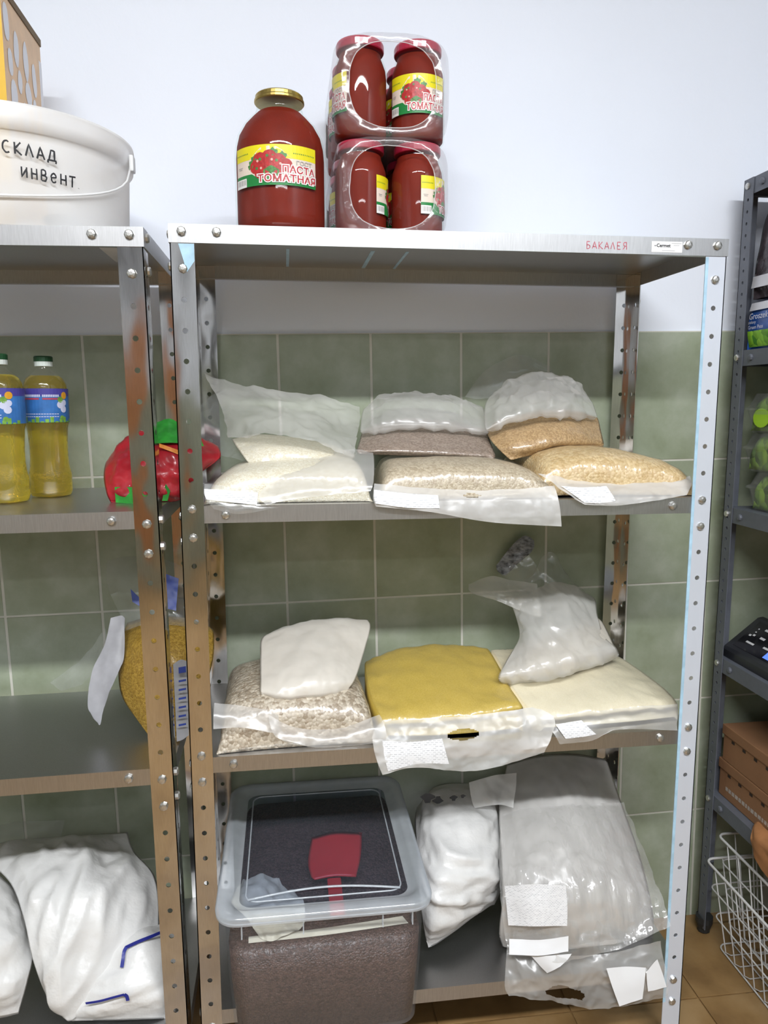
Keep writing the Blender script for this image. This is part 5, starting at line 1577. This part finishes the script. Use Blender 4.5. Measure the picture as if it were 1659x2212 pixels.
pb = sheet('kraft_paper', [[Vector((1.30, 0.20, 0.41)), Vector((1.27, 0.16, 0.41)), Vector((1.26, 0.06, 0.41))], [Vector((1.262, 0.17, 0.404)), Vector((1.238, 0.13, 0.402)), Vector((1.238, 0.04, 0.402))], [Vector((1.236, 0.145, 0.39)), Vector((1.232, 0.11, 0.38)), Vector((1.233, 0.03, 0.375))], [Vector((1.236, 0.135, 0.37)), Vector((1.232, 0.10, 0.345)), Vector((1.233, 0.02, 0.33))]], solid('kraft_paper', (0.36, 0.16, 0.06), 0.7, var=0.15, scale=30), None, 16, 20, 0.004, 30, 81)
tag(pb, 'torn brown kraft paper hanging over the edge of a grey shelf', 'paper')

# produce boxes
M['clam'] = glossy_clear('clear_tray_plastic', (0.95, 0.96, 0.95), 0.08, 0.10, 0.06)
M['lettuce'] = grain('green_leaves', (0.05, 0.12, 0.015), (0.26, 0.42, 0.04), 40, bmp=0.8)
M['limelabel'] = solid('lime_sticker', (0.35, 0.62, 0.02), 0.4, var=0.08)
for k in range(3):
    z0 = 1.1336 + 0.0905 * k
    lbs = ('lowest', 'middle', 'topmost')[k]
    t = thing('produce_tray', f'clear plastic tray of green vegetables, {lbs} of three on the grey unit', 'tray', (1.42, 0.19, z0), 'stacked produce trays')
    x0 = 1.262 - 0.0 * k
    ys = 0.30 if k == 0 else 0.325
    v, f = loft([(rrect(x0 + 0.012, 1.58, 0.07, ys - 0.008, 0.02), z0), (rrect(x0 + 0.003, 1.59, 0.06, ys, 0.02), z0 + 0.05), (rrect(x0 - 0.003, 1.597, 0.054, ys + 0.006, 0.022), z0 + 0.052), (rrect(x0 - 0.003, 1.597, 0.054, ys + 0.006, 0.022), z0 + 0.056), (rrect(x0 + 0.004, 1.59, 0.06, ys - 0.002, 0.02), z0 + 0.060), (rrect(x0 + 0.014, 1.58, 0.07, ys - 0.012, 0.02), z0 + 0.0895)], True, True)
    obj('shell', v, f, M['clam'], t)
    rows = [[Vector((x, y, z0 + 0.004 + (0 if e in (0, 4) or j in (0, 4) else 0.072))) for e, x in enumerate((x0 + 0.014, x0 + 0.03, 1.42, 1.54, 1.57))] for j, y in enumerate((ys - 0.014, ys - 0.03, 0.2, 0.1, 0.075))]
    blob('vegetables', rows, M['lettuce'], t, 30, 30, 0.004, 30, 90 + k, 0.4)
    if k == 2:
        V = [(x0 + 0.0045, 0.262 + 0.030 * math.cos(a), z0 + 0.034 + 0.022 * math.sin(a)) for a in [2 * math.pi * q / 16 for q in range(16)]]
        V += [(p[0] + 0.0008, p[1], p[2]) for p in V]
        F = [tuple(range(16)), tuple(range(31, 15, -1))] + [(q, 16 + q, 16 + (q + 1) % 16, (q + 1) % 16) for q in range(16)]
        obj('sticker', V, F, M['limelabel'], t)

# frozen peas packet and dark packet behind
fp = bag('green_pea_packet', 'blue and green printed packet of green peas on the grey unit', None, (1.4, 0.2, 1.5045))
M['peablue'] = solid('packet_blue', (0.02, 0.09, 0.36), 0.3, var=0.15, scale=20, coat=0.3)
M['peagreen'] = grain('packet_pea_print', (0.05, 0.22, 0.01), (0.30, 0.62, 0.04), 60, bmp=0.2)
M['packwhite'] = solid('packet_white', (0.62, 0.62, 0.66), 0.3, var=0.06)
zp = 1.5045
rows = [[Vector((1.60, y, zp + 0.004)) for y in (0.325, 0.25, 0.15, 0.06)], [Vector((1.56, y, zp + 0.10)) for y in (0.325, 0.25, 0.15, 0.06)], [Vector((1.36, y, zp + 0.112)) for y in (0.328, 0.25, 0.15, 0.05)], [Vector((1.275, y, zp + 0.106)) for y in (0.326, 0.25, 0.15, 0.05)], [Vector((1.262, y, zp + 0.055)) for y in (0.326, 0.25, 0.15, 0.05)], [Vector((1.27, y, zp + 0.004)) for y in (0.322, 0.25, 0.15, 0.06)]]
rows = [list(reversed(r)) for r in rows]
blob('packet', rows, M['peablue'], fp, 24, 30, 0.002, 30, 95, 0.3, base=zp + 0.001)
def fx(y, z, e=0.0015): return Vector((1.2585 - e + 0.010 * abs((z - zp - 0.055) / 0.055) ** 2, y, z))
def front_patch(name, y0, y1, z0, z1, mat, e):
    V = [fx(y0 + (y1 - y0) * i / 6, z0 + (z1 - z0) * j / 6, e) for j in range(7) for i in range(7)]
    F = [(j * 7 + i, j * 7 + i + 1, (j + 1) * 7 + i + 1, (j + 1) * 7 + i) for j in range(6) for i in range(6)]
    return obj(name, V, F, mat, fp)
front_patch('pea_print', 0.320, 0.09, zp + 0.006, zp + 0.042, M['peagreen'], 0.003)
front_patch('white_band', 0.322, 0.09, zp + 0.088, zp + 0.106, M['packwhite'], 0.003)
for s_, z_, sz in (('Groszek', zp + 0.068, 0.020), ('zielony', zp + 0.058, 0.010), ('Green Peas', zp + 0.046, 0.012)):
    tv_, tf_ = text2d(s_, sz)
    obj('print', [fx(0.316 - a, z_ + b_, 0.0045) for a, b_ in tv_], tf_, M['packwhite'], fp)
dp = bag('dark_packet', 'dark mesh packet with pale band stacked above the green peas', None, (1.42, 0.2, 1.6175))
M['darkpack'] = solid('dark_produce_packet', (0.045, 0.035, 0.04), 0.3, var=0.5, scale=60, bmp=0.4, bscale=40, coat=0.4)
zd = 1.6175
rows = [[Vector((1.60, y, zd + 0.004)) for y in (0.07, 0.15, 0.25, 0.315)], [Vector((1.57, y, zd + 0.21)) for y in (0.07, 0.15, 0.25, 0.31)], [Vector((1.38, y, zd + 0.232)) for y in (0.06, 0.15, 0.25, 0.305)], [Vector((1.285, y, zd + 0.20)) for y in (0.06, 0.15, 0.25, 0.305)], [Vector((1.268, y, zd + 0.11)) for y in (0.05, 0.15, 0.25, 0.315)], [Vector((1.264, y, zd + 0.05)) for y in (0.05, 0.15, 0.25, 0.318)], [Vector((1.275, y, zd + 0.003)) for y in (0.06, 0.15, 0.25, 0.318)]]
blob('packet', rows, M['darkpack'], dp, 30, 40, 0.006, 40, 97, 0.5, base=zd + 0.001)
rows = [[Vector((1.262, y, zd + 0.052)) for y in (0.06, 0.19, 0.321)], [Vector((1.259, y, zd + 0.026)) for y in (0.06, 0.19, 0.322)]]
sheet('pale_band', rows, M['packwhite'], dp, 16, 6, 0.001, 20, 98)

# nested wire baskets
M['wire'] = solid('white_coated_wire', (0.62, 0.61, 0.60), 0.35, var=0.06)
def basket(label, x0, x1, y0, y1, z0, z1, tap):
    t = thing('wire_basket', label, 'basket', ((x0 + x1) / 2, (y0 + y1) / 2, z0), 'nested wire baskets')
    def ring(s, z, r): return tube([(x, y, z) for x, y in rrect(x0 + tap * (1 - s), x1 - tap * (1 - s), y0 + tap * (1 - s), y1 - tap * (1 - s), 0.02, 4)], r, 6, True)
    v, f = ring(1, z1, 0.0034)
    obj('rim', v, f, M['wire'], t, smooth=True)
    for s in (0.0, 0.36, 0.70):
        v, f = ring(s, z0 + 0.003 + (z1 - z0 - 0.003) * s, 0.0021)
        obj('hoop', v, f, M['wire'], t, smooth=True)
    ny = int((y1 - y0) / 0.042)
    for k in range(1, ny):
        y = y0 + (y1 - y0) * k / ny
        yb_ = y0 + tap + (y1 - y0 - 2 * tap) * k / ny
        v, f = tube([(x0, y, z1), (x0 + tap * 0.9, yb_, z0 + 0.012), (x0 + tap + 0.012, yb_, z0 + 0.002), (x1 - tap - 0.012, yb_, z0 + 0.002), (x1 - tap * 0.9, yb_, z0 + 0.012), (x1, y, z1)], 0.0017, 5)
        obj('wire', v, f, M['wire'], t, smooth=True)
    nx = int((x1 - x0) / 0.042)
    for k in range(1, nx):
        x = x0 + (x1 - x0) * k / nx
        xb_ = x0 + tap + (x1 - x0 - 2 * tap) * k / nx
        v, f = tube([(x, y0, z1), (xb_, y0 + tap * 0.9, z0 + 0.012), (xb_, y0 + tap + 0.012, z0 + 0.0055), (xb_, y1 - tap - 0.012, z0 + 0.0055), (xb_, y1 - tap * 0.9, z0 + 0.012), (x, y1, z1)], 0.0017, 5)
        obj('wire', v, f, M['wire'], t, smooth=True)
basket('white wire basket on the floor, outer of the nested pair', 1.232, 1.56, -0.30, 0.312, 0.002, 0.226, 0.03)
basket('white wire basket nested in the other, its rim higher', 1.252, 1.54, -0.28, 0.300, 0.075, 0.300, 0.024)
#@@END
